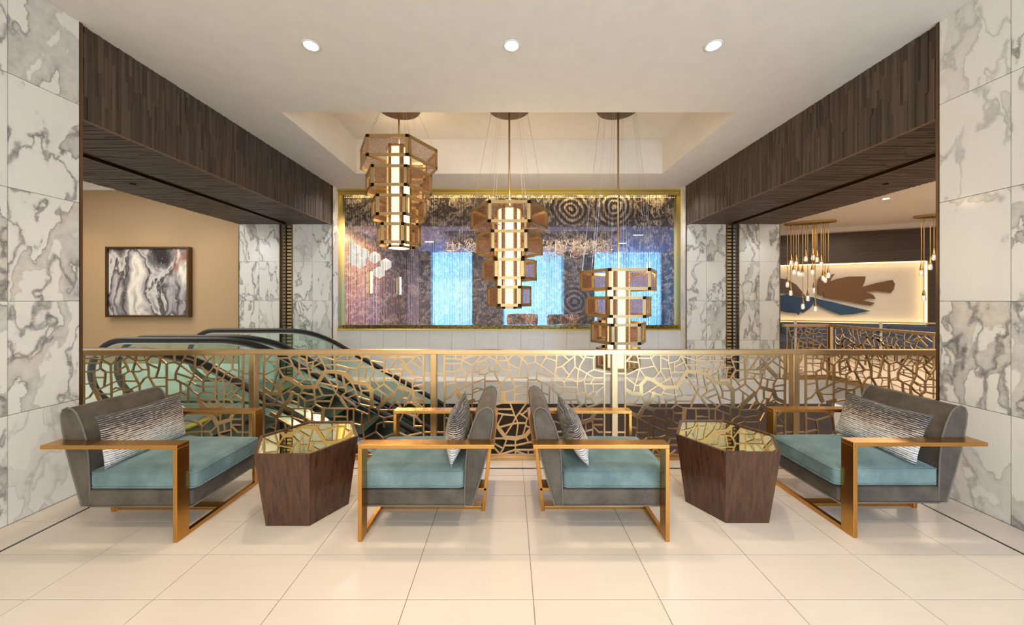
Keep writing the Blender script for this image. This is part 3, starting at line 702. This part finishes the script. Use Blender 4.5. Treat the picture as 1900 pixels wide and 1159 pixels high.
B += tr((820, 650), S, '''95,170 310,170 470,195 480,75;315,75 310,170;490,160 800,80;470,195 440,275 440,390;95,275 440,275;480,210 665,310 665,470 675,700 675,1100;665,310 780,215 880,85
;440,390 300,455 95,455;440,390 550,465 820,465;300,455 315,690 330,830 200,1000 95,1050;320,578 535,578;550,470 520,770;95,730 315,690;350,870 520,780 670,705 940,610
;785,215 820,510 940,515 1050,450 1130,450;800,260 1040,145 960,80;950,195 1050,450;830,415 985,335;1040,130 1195,215 1200,75;1195,215 1130,450;1200,210 1430,210 1365,80;1430,210 1550,85
;1200,240 1345,410 1470,410;1130,450 1265,455 1345,415;1430,210 1475,400 1480,560;1460,290 1690,385;1640,80 1740,170 1854,280;1730,180 1690,400 1630,590;1735,160 1810,85
;1530,595 1630,585 1854,585;945,515 940,800;950,655 1235,655;1130,450 1280,740 1310,1100;1280,740 1385,600 1480,555 1600,770 1550,850 1370,890 1310,890;1280,745 1110,825 850,840 690,905
;1600,770 1854,770;1580,790 1580,1100;1600,935 1854,935;400,935 665,935;1120,995 1290,995;1310,1105 1854,1105;1220,1150 1310,1100;1110,825 1120,1150;690,850 770,800 930,830;940,800 950,1050
;960,870 1080,850;350,870 420,935;675,1100 650,1400 300,1500 95,1450;650,1400 700,1800 640,2260;300,1500 350,1900 95,2000;350,1900 700,1800 810,1700;350,1900 300,2260;950,1050 675,1100;950,1050 1120,1150
;330,1250 650,1400;430,1080 330,1250 95,1280;95,1750 330,1700''', TN)
B += tr((820, 650), S, '1345,890 1360,1100;330,860 430,1080;560,1110 700,1070', TK)
B += tr((970, 650), S, '''0,160 70,85;0,185 125,290 285,240 290,75;125,290 125,800 120,1100;285,240 410,310 515,150 520,75;515,155 725,215;750,75 725,380 710,520;410,310 320,480 315,630 150,630
;425,320 710,520 905,670;330,490 660,600;710,530 650,650 590,760;315,630 590,765 585,1120;420,700 430,900;430,900 580,955;600,770 690,880 800,950 880,905;655,660 750,740 905,795
;905,670 905,890 1190,940;915,780 1180,780;905,670 1010,520 1140,350 1130,75;745,370 860,335 1010,520;860,335 1010,205 1130,120;880,85 1010,205;1140,350 1215,395 1185,670 1190,1050
;980,610 1050,610 1185,670 1330,620 1390,490;1220,85 1320,170;1360,75 1350,150 1240,330 1240,400 1390,490 1540,405 1540,160 1570,85;1365,140 1530,155;1540,405 1735,450;1390,490 1540,575 1730,575
;1540,585 1480,690;1330,620 1380,940 1365,1120;1360,710 1735,710;1530,720 1530,870 1450,935 1390,935;1195,940 1270,900 1370,895;1530,880 1610,890 1735,780;1610,890 1600,940 1735,1050
;1600,940 1490,1035 1390,1040;1490,1050 1540,1130;1030,1060 1190,1050 1260,1140;1640,1140 1735,1110;800,950 820,1060 1030,1060;430,900 120,1000''', TN)
B += tr((890, 740), 9.66, '''290,110 420,65 900,65;560,70 640,290 690,400;300,110 290,400;310,180 580,180;310,250 440,275 640,290;425,285 340,450;860,65 660,330 600,450 480,630;370,505 610,440 700,430 840,430
;740,260 870,350 960,330;780,270 930,150 1100,100;860,350 840,470 790,640;705,430 670,680;850,480 910,510;100,705 450,705;490,740 440,880 370,1000;280,800 430,880;480,830 650,830 940,770;655,740 655,1020
;850,690 890,770;400,990 650,910 950,910 1150,870;670,930 850,1020;885,930 885,1020;995,930 995,1020;100,860 290,880 375,980;960,330 1100,400 1250,380;1100,100 1250,220 1100,400 1080,600 910,570;940,770 1080,600 1250,640;1150,870 1180,1020;940,770 1150,870 1250,800''', TN)
B += tr((890, 740), 9.66, '300,440 480,690 670,705 830,660 910,570', TK)
B += tr((1040, 740), 9.66, '''70,490 70,640 40,1010;80,485 240,350;-180,380 0,430 70,490;0,370 130,285;-200,600 80,580 220,580 340,470;210,590 235,650 200,1010;345,470 375,650;460,430 475,550;380,600 590,545 590,380;400,280 400,380
;600,360 760,360;600,460 760,460;600,490 700,590 760,590;185,40 280,170 450,70 500,150 620,110 750,60;310,10 390,170 400,280;375,650 350,850 60,860;375,650 590,700 590,545;590,700 760,720;590,700 560,1010;350,850 380,1010;350,850 570,880;570,880 760,860;0,30 60,180 160,280''', TN)
B += tr((1040, 740), 9.66, '320,440 570,370 620,270;160,280 250,310 320,420;0,30 150,170', TK)
RY, PXM, RTOP = 3.283, 198.0, 1.03     # railing plane, measuring units per metre, rail top height
def lattice_mesh(name, segs, x_left, xmax=None):
    """flat cut sheet: local x 0..1.5 along the panel, z measured from the floor"""
    b = MB()
    xr = 1.496 if xmax is None else xmax
    for pts, wd in segs:
        q = [(min(max((x - x_left) / PXM, 0), 1.496), max(.045, min(.99, RTOP - (y - 648) / PXM))) for x, y in pts]
        for i in range(len(q) - 1):
            p0, p1 = q[i], q[i + 1]
            if p0[0] > xr or p1[0] > xr: continue
            d = math.hypot(p1[0] - p0[0], p1[1] - p0[1])
            if d < .004: continue
            t = .0065 if wd < .02 else .0058
            b.bar((p0[0], 0, p0[1]), (p1[0], 0, p1[1]), wd, 2 * t, (0, 1, 0), wd * .42)
    b.box(-.008, .008, -.007, .007, .04, .985).box(xr - .008, xr + .008, -.007, .007, .04, .985)
    b.box(0, xr, -.007, .007, .035, .05).box(0, xr, -.007, .007, .975, .99)
    me = b.mesh(name)
    bm = bmesh.new(); bm.from_mesh(me); bmesh.ops.recalc_face_normals(bm, faces=bm.faces); bm.to_mesh(me); bm.free()
    me.materials.append(M['rail']); return me
LA = lattice_mesh('lattice_panel', A, 490.0); LB = lattice_mesh('lattice_panel_b', B, 826.5)
rl = empty('railing', (0, RY, 0)); tag(rl, 'bronze railing with cracked-earth lattice panels behind the armchairs', 'railing')
MB().box(-4.6, 4.6, -.03, .03, RTOP - .042, RTOP).build('top_rail', M['rail'], rl, bevel=.003)
MB().box(-4.6, 4.6, -.02, .02, .0, .035).build('bottom_shoe', M['rail'], rl, bevel=.003)
px = [-4.092, -2.40, -.708, .984, 2.676, 4.368]
for x in px: MB().box(x - .028, x + .028, -.022, .04, .02, RTOP - .04).build('post', M['rail'], rl, bevel=.003)
for k in range(5):
    mobj('lattice_panel', LB if k % 2 == 0 else LA, None, rl, loc=(px[k] + .102, 0, 0))
    b = MB()
    for xx in (px[k] + .028, px[k] + 1.598):
        for z in (.25, .8): b.box(xx, xx + .075, -.006, .006, z, z + .012)
    b.build('panel_bracket', M['rail'], rl)
# second railing across the void
r2 = empty('railing', (6.0, 6.55, 0), -PI / 2); tag(r2, 'bronze lattice railing across the void in front of the right hall', 'railing')
MB().box(-.03, 3.2, -.03, .03, RTOP - .042, RTOP).build('top_rail', M['rail'], r2, bevel=.003)
MB().box(0, 3.2, -.02, .02, 0, .09).build('bottom_shoe', M['rail'], r2, bevel=.003)
MB().box(-.03, .03, -.88, .03, RTOP - .042, RTOP).build('top_rail', M['rail'], r2, bevel=.003)
MB().box(-.02, .02, -.88, .0, 0, .09).build('bottom_shoe', M['rail'], r2, bevel=.003)
for x in (0.0, 1.692): MB().box(x - .03, x + .03, -.03, .03, 0, RTOP - .04).build('post', M['rail'], r2, bevel=.003)
for k, mm in ((0, LA), (1, LB)): mobj('lattice_panel', mm, None, r2, loc=(k * 1.692 + .10, 0, .04))
o = mobj('lattice_panel', lattice_mesh('lattice_panel_short', B, 826.5, .75), None, r2, loc=(0, -.06, .04)); o.rotation_euler = (0, 0, -PI / 2)

# ------------------------------------------------------------------ armchairs
def rounded_block(hx, hy, z0, z1, r, crown=0.0, cuts=14):
    bm = bmesh.new(); bmesh.ops.create_cube(bm, size=2.0)
    bmesh.ops.subdivide_edges(bm, edges=bm.edges[:], cuts=cuts, use_grid_fill=True)
    hz = (z1 - z0) / 2; zc_ = (z0 + z1) / 2
    for v in bm.verts:
        def rm(t, h):   # concentrate samples near the edges
            s_ = 1 if t >= 0 else -1; t = abs(t); return s_ * h * (1 - (1 - t) ** 1.35)
        p = Vector((rm(v.co.x, hx), rm(v.co.y, hy), rm(v.co.z, hz)))
        q = Vector((max(-hx + r, min(hx - r, p.x)), max(-hy + r, min(hy - r, p.y)), max(-hz + r, min(hz - r, p.z))))
        d = p - q
        if d.length > 1e-6: p = q + d.normalized() * min(r, d.length * 1.0 if d.length < r else r)
        if p.z > 0: p.z += crown * max(0, 1 - (p.x / hx) ** 2) * max(0, 1 - (p.y / hy) ** 2) * (p.z / hz)
        v.co = p + Vector((0, 0, zc_))
    me = bpy.data.meshes.new('block'); bm.to_mesh(me); bm.free(); return me

def make_chair():
    root = empty('armchair')
    gm = M['chairgold']; L_ = .845; ow, iw = .375, .29
    for s_ in (1, -1):
        a = sorted((s_ * iw, s_ * ow))
        MB().box(-L_, 0, a[0], a[1], .575, .60).build('armrest', gm, root, bevel=.0025)
        MB().box(-.025, 0, a[0], a[1], 0, .575).build('leg', gm, root, bevel=.0025)
    MB().box(-.028, 0, -iw, iw, 0, .028).build('floor_bar', gm, root, bevel=.002)
    MB().box(-L_, -.812, -iw, iw, .575, .60).build('rear_band', gm, root, bevel=.002)
    b = MB()
    b.quadbox([(-.765, -.06, .0), (-.74, -.06, .0), (-.74, .06, .0), (-.765, .06, .0), (-.825, -.06, .58), (-.80, -.06, .58), (-.80, .06, .58), (-.825, .06, .58)])
    b.build('rear_leg', gm, root, bevel=.002)
    MB().box(-.74, -.028, -.035, .035, 0, .02).build('floor_spine', gm, root, bevel=.002)
    MB().box(-.775, -.60, -.06, .06, .145, .165).build('seat_support', gm, root, bevel=.002)
    # upholstery
    prof = [(-.648, .172), (-.650, .30), (-.656, .45), (-.672, .60), (-.700, .69), (-.735, .765), (-.762, .793), (-.795, .803), (-.822, .790), (-.834, .755), (-.828, .68), (-.806, .56), (-.760, .38), (-.700, .172)]
    bk = MB().prism(prof, -.285, .285, 'y').build('backrest', M['grey'], root, True, bevel=.016, segs=3)
    for s_ in (1, -1):
        MB().tube([(x, s_ * .280, z) for x, z in prof], .0055, 6, True).build('piping', M['piping'], bk, True)
    sb_me = rounded_block(.335, .285, .168, .278, .02); sb = mobj('seat_base', sb_me, M['grey'], root, True); sb.location = (-.325, 0, 0)
    MB().tube([(-.65, .284, .171), (.006, .284, .171), (.009, .281, .171), (.009, -.281, .171), (.006, -.284, .171), (-.65, -.284, .171)], .005, 6).build('piping', M['piping'], sb, True).location = (.325, 0, 0)
    cu = mobj('seat_cushion', rounded_block(.343, .288, .280, .402, .032, .032), M['teal'], root, True); cu.location = (-.303, 0, 0)
    def ring(z):
        hx, hy, rr = .341, .286, .03; pts = []
        for cx, cy, a0 in ((hx - rr, hy - rr, 0), (-hx + rr, hy - rr, PI / 2), (-hx + rr, -hy + rr, PI), (hx - rr, -hy + rr, 1.5 * PI)):
            for k in range(5): t = a0 + k * PI / 8; pts.append((cx + rr * math.cos(t), cy + rr * math.sin(t), z))
        return pts
    MB().tube(ring(.389), .0042, 6, True).build('piping', M['teal'], cu, True)
    MB().tube(ring(.293), .0042, 6, True).build('piping', M['teal'], cu, True)
    return root
proto = make_chair()
spots = [(-2.047, 2.532, 0, 'leftmost armchair, teal seat and grey back, beside the left marble wall'),
         (-.937, 2.540, PI, 'armchair left of centre, teal seat facing the left table, back to the centre'),
         (.992, 2.540, 0, 'armchair right of centre, teal seat facing the right table, back to the centre'),
         (2.163, 2.575, PI, 'rightmost armchair, blue-lit teal seat and grey back, beside the right marble wall')]
chairs = []
for i, (x, y, rz, lab) in enumerate(spots):
    o = proto if i == 0 else copy_tree(proto)
    o.location = (x, y, 0); o.rotation_euler = (0, 0, rz); tag(o, lab, 'armchair', 'bronze-framed lounge armchairs'); chairs.append(o)

# ------------------------------------------------------------------ lumbar pillows
g = G('pillow_weave'); co = g.obj(); sp = g.n('ShaderNodeSeparateXYZ', {0: co})
nz = g.noise(g.mapping(co, scale=(5, 5, 30)), 2.0, 4, .6).outputs[0]; nb = g.noise(g.mapping(co, scale=(18, 18, 60)), 2.0, 3, .7).outputs[0]
ph = g.math('ADD', g.math('MULTIPLY', sp.outputs[2], 470.0), g.math('MULTIPLY', nz, 9.0))
st = g.math('ADD', g.math('MULTIPLY', g.math('SINE', ph), .5), .5)
vv = g.math('ADD', g.math('MULTIPLY', sp.outputs[2], 2.8), .5)
dark = g.ramp(g.math('ADD', vv, g.math('MULTIPLY', g.math('SUBTRACT', nb, .5), 1.1)), [(0.02, (.35, .35, .35)), (.25, (.05, .05, .05)), (.5, (.20, .20, .20)), (.72, (.80, .80, .80)), (1.0, (1, 1, 1))])
yarn = g.ramp(vv, [(0.0, (.66, .70, .76)), (.35, (.80, .78, .74)), (.6, (.52, .42, .33)), (1.0, (.60, .55, .50))])
f = g.math('ADD', g.math('MULTIPLY', st, .62), g.math('MULTIPLY', dark, .62))
g.p(Base_Color=g.mix(g.ramp(f, [(.42, (0, 0, 0)), (.72, (1, 1, 1))]), yarn, (.022, .020, .022)), Roughness=.8, Sheen_Weight=.2)
g.bump(st, .6, .004); M['pillow'] = g.m
def pillow_mesh():
    W, H, T, N, K = .29, .172, .075, 26, 18
    b = MB()
    for sd in (1, -1):
        for i in range(N + 1):
            for j in range(K + 1):
                u = -1 + 2 * i / N; v = -1 + 2 * j / K
                pin = 1 - .05 * (1 - abs(v) ** 2) * abs(u) ** 3; piz = 1 - .09 * (1 - abs(u) ** 2) * abs(v) ** 3
                th = T * ((1 - abs(u) ** 2.6) ** .62) * ((1 - abs(v) ** 2.2) ** .72)
                b.v.append((sd * th + .004 * math.sin(7 * u + 3 * v), u * W * pin, v * H * piz))
    n1 = (N + 1) * (K + 1)
    for sd in (0, 1):
        for i in range(N):
            for j in range(K):
                q = [sd * n1 + i * (K + 1) + j, sd * n1 + (i + 1) * (K + 1) + j, sd * n1 + (i + 1) * (K + 1) + j + 1, sd * n1 + i * (K + 1) + j + 1]
                b.f.append(tuple(q) if sd == 0 else tuple(q[::-1]))
    me = b.mesh('pillow'); bm = bmesh.new(); bm.from_mesh(me); bmesh.ops.remove_doubles(bm, verts=bm.verts, dist=.0008); bmesh.ops.recalc_face_normals(bm, faces=bm.faces); bm.to_mesh(me); bm.free()
    me.materials.append(M['pillow']); return me
pm = pillow_mesh()
pl = [(-.575, .575, 10, 'woven black-and-white lumbar pillow on the leftmost armchair'), (-.570, .588, 4, 'woven black-and-white lumbar pillow standing upright on the armchair left of centre'),
      (-.540, .575, 22, 'woven black-and-white lumbar pillow slumped on the armchair right of centre'), (-.545, .578, 20, 'woven black-and-white lumbar pillow on the rightmost armchair')]
for (cx, cz, lean, lab), ch in zip(pl, chairs):
    pr = empty('lumbar_pillow'); tag(pr, lab, 'pillow', 'woven lumbar pillows')
    pr.matrix_world = ch.matrix_basis @ Matrix.Translation((cx, 0, cz)) @ Matrix.Rotation(math.radians(-lean), 4, 'Y')
    mobj('cover', pm, None, pr, True)
    MB().tube([(0, u * .29, .172 * (1 - .09 * (1 - u * u))) for u in [k / 10 - 1 for k in range(21)]], .0035, 6).build('seam', M['piping'], pr, True)

# ------------------------------------------------------------------ hexagonal side tables
def hexa(R, rot=0): return [(R * math.cos(rot + k * PI / 3), R * math.sin(rot + k * PI / 3)) for k in range(6)]
for cx, cy, lab in ((-1.468, 2.57, 'hexagonal tapered walnut table with gold mirror top beside the leftmost armchair'), (1.597, 2.60, 'hexagonal tapered walnut table with gold mirror top beside the rightmost armchair')):
    t = empty('side_table', (cx, cy, 0)); tag(t, lab, 'table', 'hexagonal mirror-top tables')
    bt, tp = hexa(.29), hexa(.36)
    for k in range(6):
        j = (k + 1) % 6
        def pt(p, z, ins=0): s_ = 1 - ins / math.hypot(*p); return (p[0] * s_, p[1] * s_, z)
        MB().quadbox([pt(bt[k], .0), pt(bt[j], .0), pt(bt[j], .0, .022), pt(bt[k], .0, .022), pt(tp[k], .50), pt(tp[j], .50), pt(tp[j], .50, .022), pt(tp[k], .50, .022)]).build('side_panel', M['tablewood'], t)
    MB().prism(hexa(.345), .478, .492, 'z').build('mirror_top', M['mirror'], t)
    MB().prism(hexa(.27), .004, .02, 'z').build('base_board', M['dark'], t)

# ------------------------------------------------------------------ pendant lanterns
M['canopy'] = metal('dark_bronze', (0.24, 0.16, 0.095), .4)
def hexring(b, R, z0, z1, w_, t_):
    """hexagonal frame: top and bottom rails and six corner posts"""
    P = hexa(R)
    for k in range(6):
        p, q = P[k], P[(k + 1) % 6]
        for z in (z0 + w_ / 2, z1 - w_ / 2): b.bar((p[0], p[1], z), (q[0], q[1], z), t_, w_, (0, 0, 1))
        d = Vector((q[0] - p[0], q[1] - p[1], 0)).normalized()
        for s_, c_ in ((1, p), (-1, q)):
            m = Vector((c_[0], c_[1], 0)) + d * s_ * w_ / 2
            nrm = Vector((-d.y, d.x, 0))
            b.bar((m.x, m.y, z0), (m.x, m.y, z1), w_, t_, nrm)
TI = [(.549, 0.0), (.472, -.366), (.390, -.732), (.312, -1.10)]
HT = .288
def make_lantern(rod):
    r_ = empty('pendant_lantern')      # origin at the lantern top centre
    MB().lathe([(.02, rod - .02), (.29, rod - .02), (.30, rod - .01), (.30, rod)], 40).build('canopy', M['canopy'], r_, False)
    MB().tube([(0, 0, -.02), (0, 0, rod)], .013, 10).build('rod', M['lantern'], r_, True)
    b = MB()
    for k in range(6):
        for dd in (-.05, .05):
            a = k * PI / 3 + dd; b.tube([(.25 * math.cos(a), .25 * math.sin(a), rod - .01), (.52 * math.cos(a), .52 * math.sin(a), -.02)], .0016, 4)
    b.build('suspension_cables', M['steel'], r_)
    co_ = MB(); hexring(co_, .172, -1.42, .02, .030, .02)
    for z in (-.10, -.46, -.82, -1.18):
        pass
    cf = co_.build('core_frame', M['lantern'], r_)
    P = hexa(.158)
    for k in range(6):
        p, q = P[k], P[(k + 1) % 6]
        MB().bar((p[0], p[1], -.70), (q[0], q[1], -.70), .006, 1.40, (0, 0, 1), -.012).build('linen_panel', M['lit'], cf)
    MB().prism(hexa(.15), -1.415, -1.405, 'z').build('bottom_diffuser', M['lit'], cf)
    for R, zt_ in TI:
        fb = MB(); hexring(fb, R, zt_ - HT, zt_, .040, .016)
        P = hexa(R)
        tf = fb.build('tier_frame', M['lantern'], r_)
        for k in range(3):       # cross bars from the core to the frame
            a = k * PI / 3 * 2; MB().bar((.16 * math.cos(a), .16 * math.sin(a), zt_ - HT + .02), ((R - .01) * math.cos(a), (R - .01) * math.sin(a), zt_ - HT + .02), .014, .014).build('spoke', M['lantern'], tf)
        bb = MB()
        for k in range(6):
            p, q = Vector((*P[k], 0)), Vector((*P[(k + 1) % 6], 0)); d = (q - p).normalized(); nn = Vector((d.y, -d.x, 0))
            MB().bar((*P[k], zt_ - HT / 2), (*P[(k + 1) % 6], zt_ - HT / 2), .003, HT - .04, (0, 0, 1), -.02).build('mesh_screen', M['mesh'], tf)
            for c_ in (p + d * .02, q - d * .02, (p + q) / 2):
                for z in (zt_ - .017, zt_ - HT + .017):
                    m = c_ + Vector((0, 0, z)); bb.bar(m + nn * .006, m + nn * .012, .008, .008)
        tag(bb.build('rivets', M['trim'], tf), kind='stuff')
    return r_
for x, zt_, lab in ((-1.586, 2.785 + .862, 'tiered hexagonal bronze lantern hung highest, at the left'), (0.0, 2.787, 'tiered hexagonal bronze lantern hung in the middle'), (1.563, 1.907, 'tiered hexagonal bronze lantern hung lowest, behind the railing at the right')):
    o = make_lantern(4.24 - zt_); o.location = (x, 5.03, zt_); tag(o, lab, 'pendant lamp', 'tiered hexagonal lanterns')

# ------------------------------------------------------------------ downlights
for x, y, z, lab in ((-1.68, 2.967, 3.65, 'left round downlight in the ceiling above the armchairs'), (.02, 2.967, 3.65, 'middle round downlight in the ceiling above the armchairs'), (1.73, 2.967, 3.65, 'right round downlight in the ceiling above the armchairs'), (7.85, 7.3, 3.60, 'round downlight in the ceiling of the right hall')):
    d = empty('downlight', (x, y, z)); tag(d, lab, 'downlight', 'recessed downlights')
    MB().lathe([(.056, 0), (.072, -.002), (.075, -.006), (.060, -.010), (.054, -.004)], 28).build('trim_ring', M['white'], d, True)
    MB().lathe([(.052, -.006), (.04, -.0055)], 24).build('lens', M['bulb'], d)

# ------------------------------------------------------------------ painting in the left hall
pt_ = empty('painting', (-7.66, 7.5, 1.865)); tag(pt_, 'framed abstract painting of grey, white and rust swirls on the tan wall', 'painting')
g = G('abstract_paint'); co = g.obj()
wp = g.noise(co, .7, 3, .5); wv = g.n('ShaderNodeVectorMath', operation='MULTIPLY_ADD'); g.set(wv.inputs[0], wp.outputs['Color']); wv.inputs[1].default_value = (1.5, 1.5, 1.5); g.set(wv.inputs[2], g.mapping(co, scale=(1.6, 1, .7), rot=(0, .5, 0)))
n1 = g.noise(wv.outputs[0], .85, 7, .58).outputs[0]; n2 = g.noise(wv.outputs[0], 1.1, 3, .5).outputs[0]; n3 = g.noise(co, 18, 3).outputs[0]
c1 = g.ramp(n1, [(.34, (.02, .02, .025)), (.41, (.15, .145, .16)), (.46, (.55, .55, .56)), (.485, (.03, .03, .035)), (.53, (.34, .33, .36)), (.60, (.72, .71, .66)), (.68, (.20, .19, .21))])
rust = g.ramp(n2, [(.56, (0, 0, 0)), (.64, (.75, .75, .75)), (.68, (0, 0, 0))])
c2 = g.mix(rust, c1, (.30, .10, .045)); spk = g.ramp(n3, [(.70, (0, 0, 0)), (.74, (1, 1, 1))])
g.p(Base_Color=g.mix(spk, c2, (.75, .74, .70)), Roughness=.4)
MB().box(-.83, .83, -.075, -.05, -.70, .70).build('canvas', g.m, pt_)
MB().box(-.88, -.84, -.10, 0, -.745, .745).box(.84, .88, -.10, 0, -.745, .745).box(-.84, .84, -.10, 0, .705, .745).box(-.84, .84, -.10, 0, -.745, -.705).build('frame', M['trim'], pt_)
MB().box(-.84, .84, -.05, -.0, -.705, .705).build('backing', M['dark'], pt_)

# ------------------------------------------------------------------ escalators
def esc_path(off=0.0, x_end=2.2):
    """upper part of the balustrade line (x,z), lowered by off"""
    pts = []
    for i in range(9):
        x = -4.95 + (1.2) * i / 8; pts.append((x, .98 - off))
    for i in range(1, 9):
        a = math.radians(30) * i / 8; R = 1.8 + off * .9; pts.append((-3.75 + R * math.sin(a), .98 - off - R * (1 - math.cos(a))))
    lx, lz = pts[-1]; pts.append((x_end, lz - math.tan(math.radians(30)) * (x_end - lx)))
    return pts
step_me = MB().box(-.21, .21, 0, 1, -.10, 0).box(-.21, .21, 0, 1, -.30, -.10)
def make_escalator(y0, y1, lab):
    r_ = empty('escalator', (0, 0, 0)); tag(r_, lab, 'escalator', 'paired escalators')
    for yb in (y0, y1):
        loop = [(-4.55, .16)] + [(-4.95 - .42 * math.sin(t), .56 - .42 * math.cos(t)) for t in [PI * k / 16 for k in range(17)]]
        path = [(x, yb, z) for x, z in loop + esc_path()[1:]]
        MB().tube(path, .036, 10).build('handrail', M['rubber'], r_, True)
        guide = [(x, yb, z - (.045 if z > .5 else -.045) if abs(x + 4.95) > .01 or True else z) for x, y, z in path[9:]]
        MB().tube(guide, .014, 6).build('handrail_guide', M['steel'], r_, True)
        up = [(-4.95 - .37 * math.sin(t), .56 - .37 * math.cos(t)) for t in [PI * k / 12 for k in range(13)]] + [(x, z - .05) for x, z in esc_path()[1:]]
        lo = [(x, z) for x, z in esc_path(.84)]
        poly = up + lo[::-1]
        MB().prism(poly, yb - .006, yb + .006, 'y').build('glass_balustrade', M['glass'], r_)
        dk = [(-5.35, .14), (-4.95, .14)] + [(x, z) for x, z in esc_path(.84)[1:]]
        poly = dk + [(x, z - .18) for x, z in dk[::-1]]
        MB().prism(poly, yb - .10, yb + .10, 'y').build('deck_skirt', M['steel'], r_)
    # cladding under both sides
    top = esc_path(1.0); poly = [(-3.95, -.02)] + [(x, z) for x, z in top if x > -3.9] + [(2.2, top[-1][1] - 1.0), (-2.6, -.95), (-3.95, -.95)]
    for yb in (y0 - .09, y1 + .07): MB().prism(poly, yb, yb + .02, 'y').build('side_cladding', M['darksteel'], r_)
    MB().box(-5.3, -3.75, y0 + .1, y1 - .1, 0, .012).build('landing_plate', M['steel'], r_)
    MB().box(-3.80, -3.70, y0 + .1, y1 - .1, .0, .02).build('comb', plain('yellow_comb', (.55, .42, .05), .5), r_)
    me = MB().box(-.21, .21, y0 + .11, y1 - .11, -.32, 0).mesh('step'); me.materials.append(M['darksteel'])
    x = -3.48; z = -.005
    for k in range(14):
        mobj('step', me, None, r_, loc=(x, 0, z)); x += .40
        z -= .03 if k == 0 else (.12 if k == 1 else .231)
    MB().box(-3.7, 2.2, y0 + .12, y1 - .12, -.02, -.01).build  # (no lid over the steps)
    return r_
make_escalator(3.52, 4.50, 'nearer escalator descending to the right just behind the bronze railing')
make_escalator(4.80, 5.88, 'farther escalator descending to the right in front of the far marble pier')

# ------------------------------------------------------------------ teardrop pendant clusters in the right hall
cl = G('crystal'); cl.p(Base_Color=(1, .95, .9), Roughness=.05, Transmission_Weight=.85, IOR=1.4, Emission_Color=(1, .85, .65), Emission_Strength=.25)
cap_me = MB().lathe([(.004, .22), (.010, .16), (.034, .02), (.034, 0)], 12).mesh('cap'); cap_me.materials.append(M['brass'])
drop_me = MB().lathe([(.030, 0), (.040, -.05), (.044, -.11), (.030, -.15), (.005, -.155)], 12).mesh('glass_drop'); drop_me.materials.append(cl.m)
bulb_me = MB().lathe([(.010, -.02), (.012, -.08), (.004, -.09)], 8).mesh('bulb'); bulb_me.materials.append(emis('teardrop_bulb', (1, .86, .65), 5.0))
def cluster(loc, lab, drops, hw):
    r_ = empty('pendant_cluster', loc, math.atan2(-1.3, 3.16)); tag(r_, lab, 'pendant lamp', 'teardrop pendant clusters')
    poly = [(hw * math.cos(t), .20 * math.sin(t)) for t in [2 * PI * k / 36 for k in range(36)]]
    MB().prism(poly, -.05, 0, 'z').build('canopy', M['brass'], r_, bevel=.006)
    for x, y, z in drops:
        p = MB().tube([(x, y, -.04), (x, y, z + .2)], .008, 6).build('cord', M['brass'], r_)
        for m_, nm in ((cap_me, 'cap'), (drop_me, 'glass_drop'), (bulb_me, 'bulb')):
            mobj(nm, m_, None, p, True, loc=(x, y, z))
rp = random.Random(11)
dz = [(-.50, -1.62), (-.41, -1.02), (-.39, -1.85), (-.36, -1.28), (-.30, -1.05), (-.24, -1.32), (-.18, -2.22), (-.16, -1.35), (-.08, -.92), (-.02, -2.0), (.02, -1.30), (.05, -.90), (.08, -2.28), (.12, -1.78), (.17, -.95), (.20, -1.10), (.33, -1.45), (.37, -1.50), (.41, -1.38)]
cluster((8.15, 9.5, 3.60), 'cluster of teardrop glass pendants left of centre before the petal relief', [(x, rp.uniform(-.13, .13), z) for x, z in dz], .57)
cluster((10.75, 8.65, 3.60), 'cluster of teardrop glass pendants partly hidden by the right marble wall', [(-.42, .0, -1.36), (-.30, -.08, -1.22), (-.32, .1, -2.0), (-.18, .02, -.98), (-.12, -.08, -1.45), (.1, .05, -1.7), (.25, 0, -1.2)], .57)
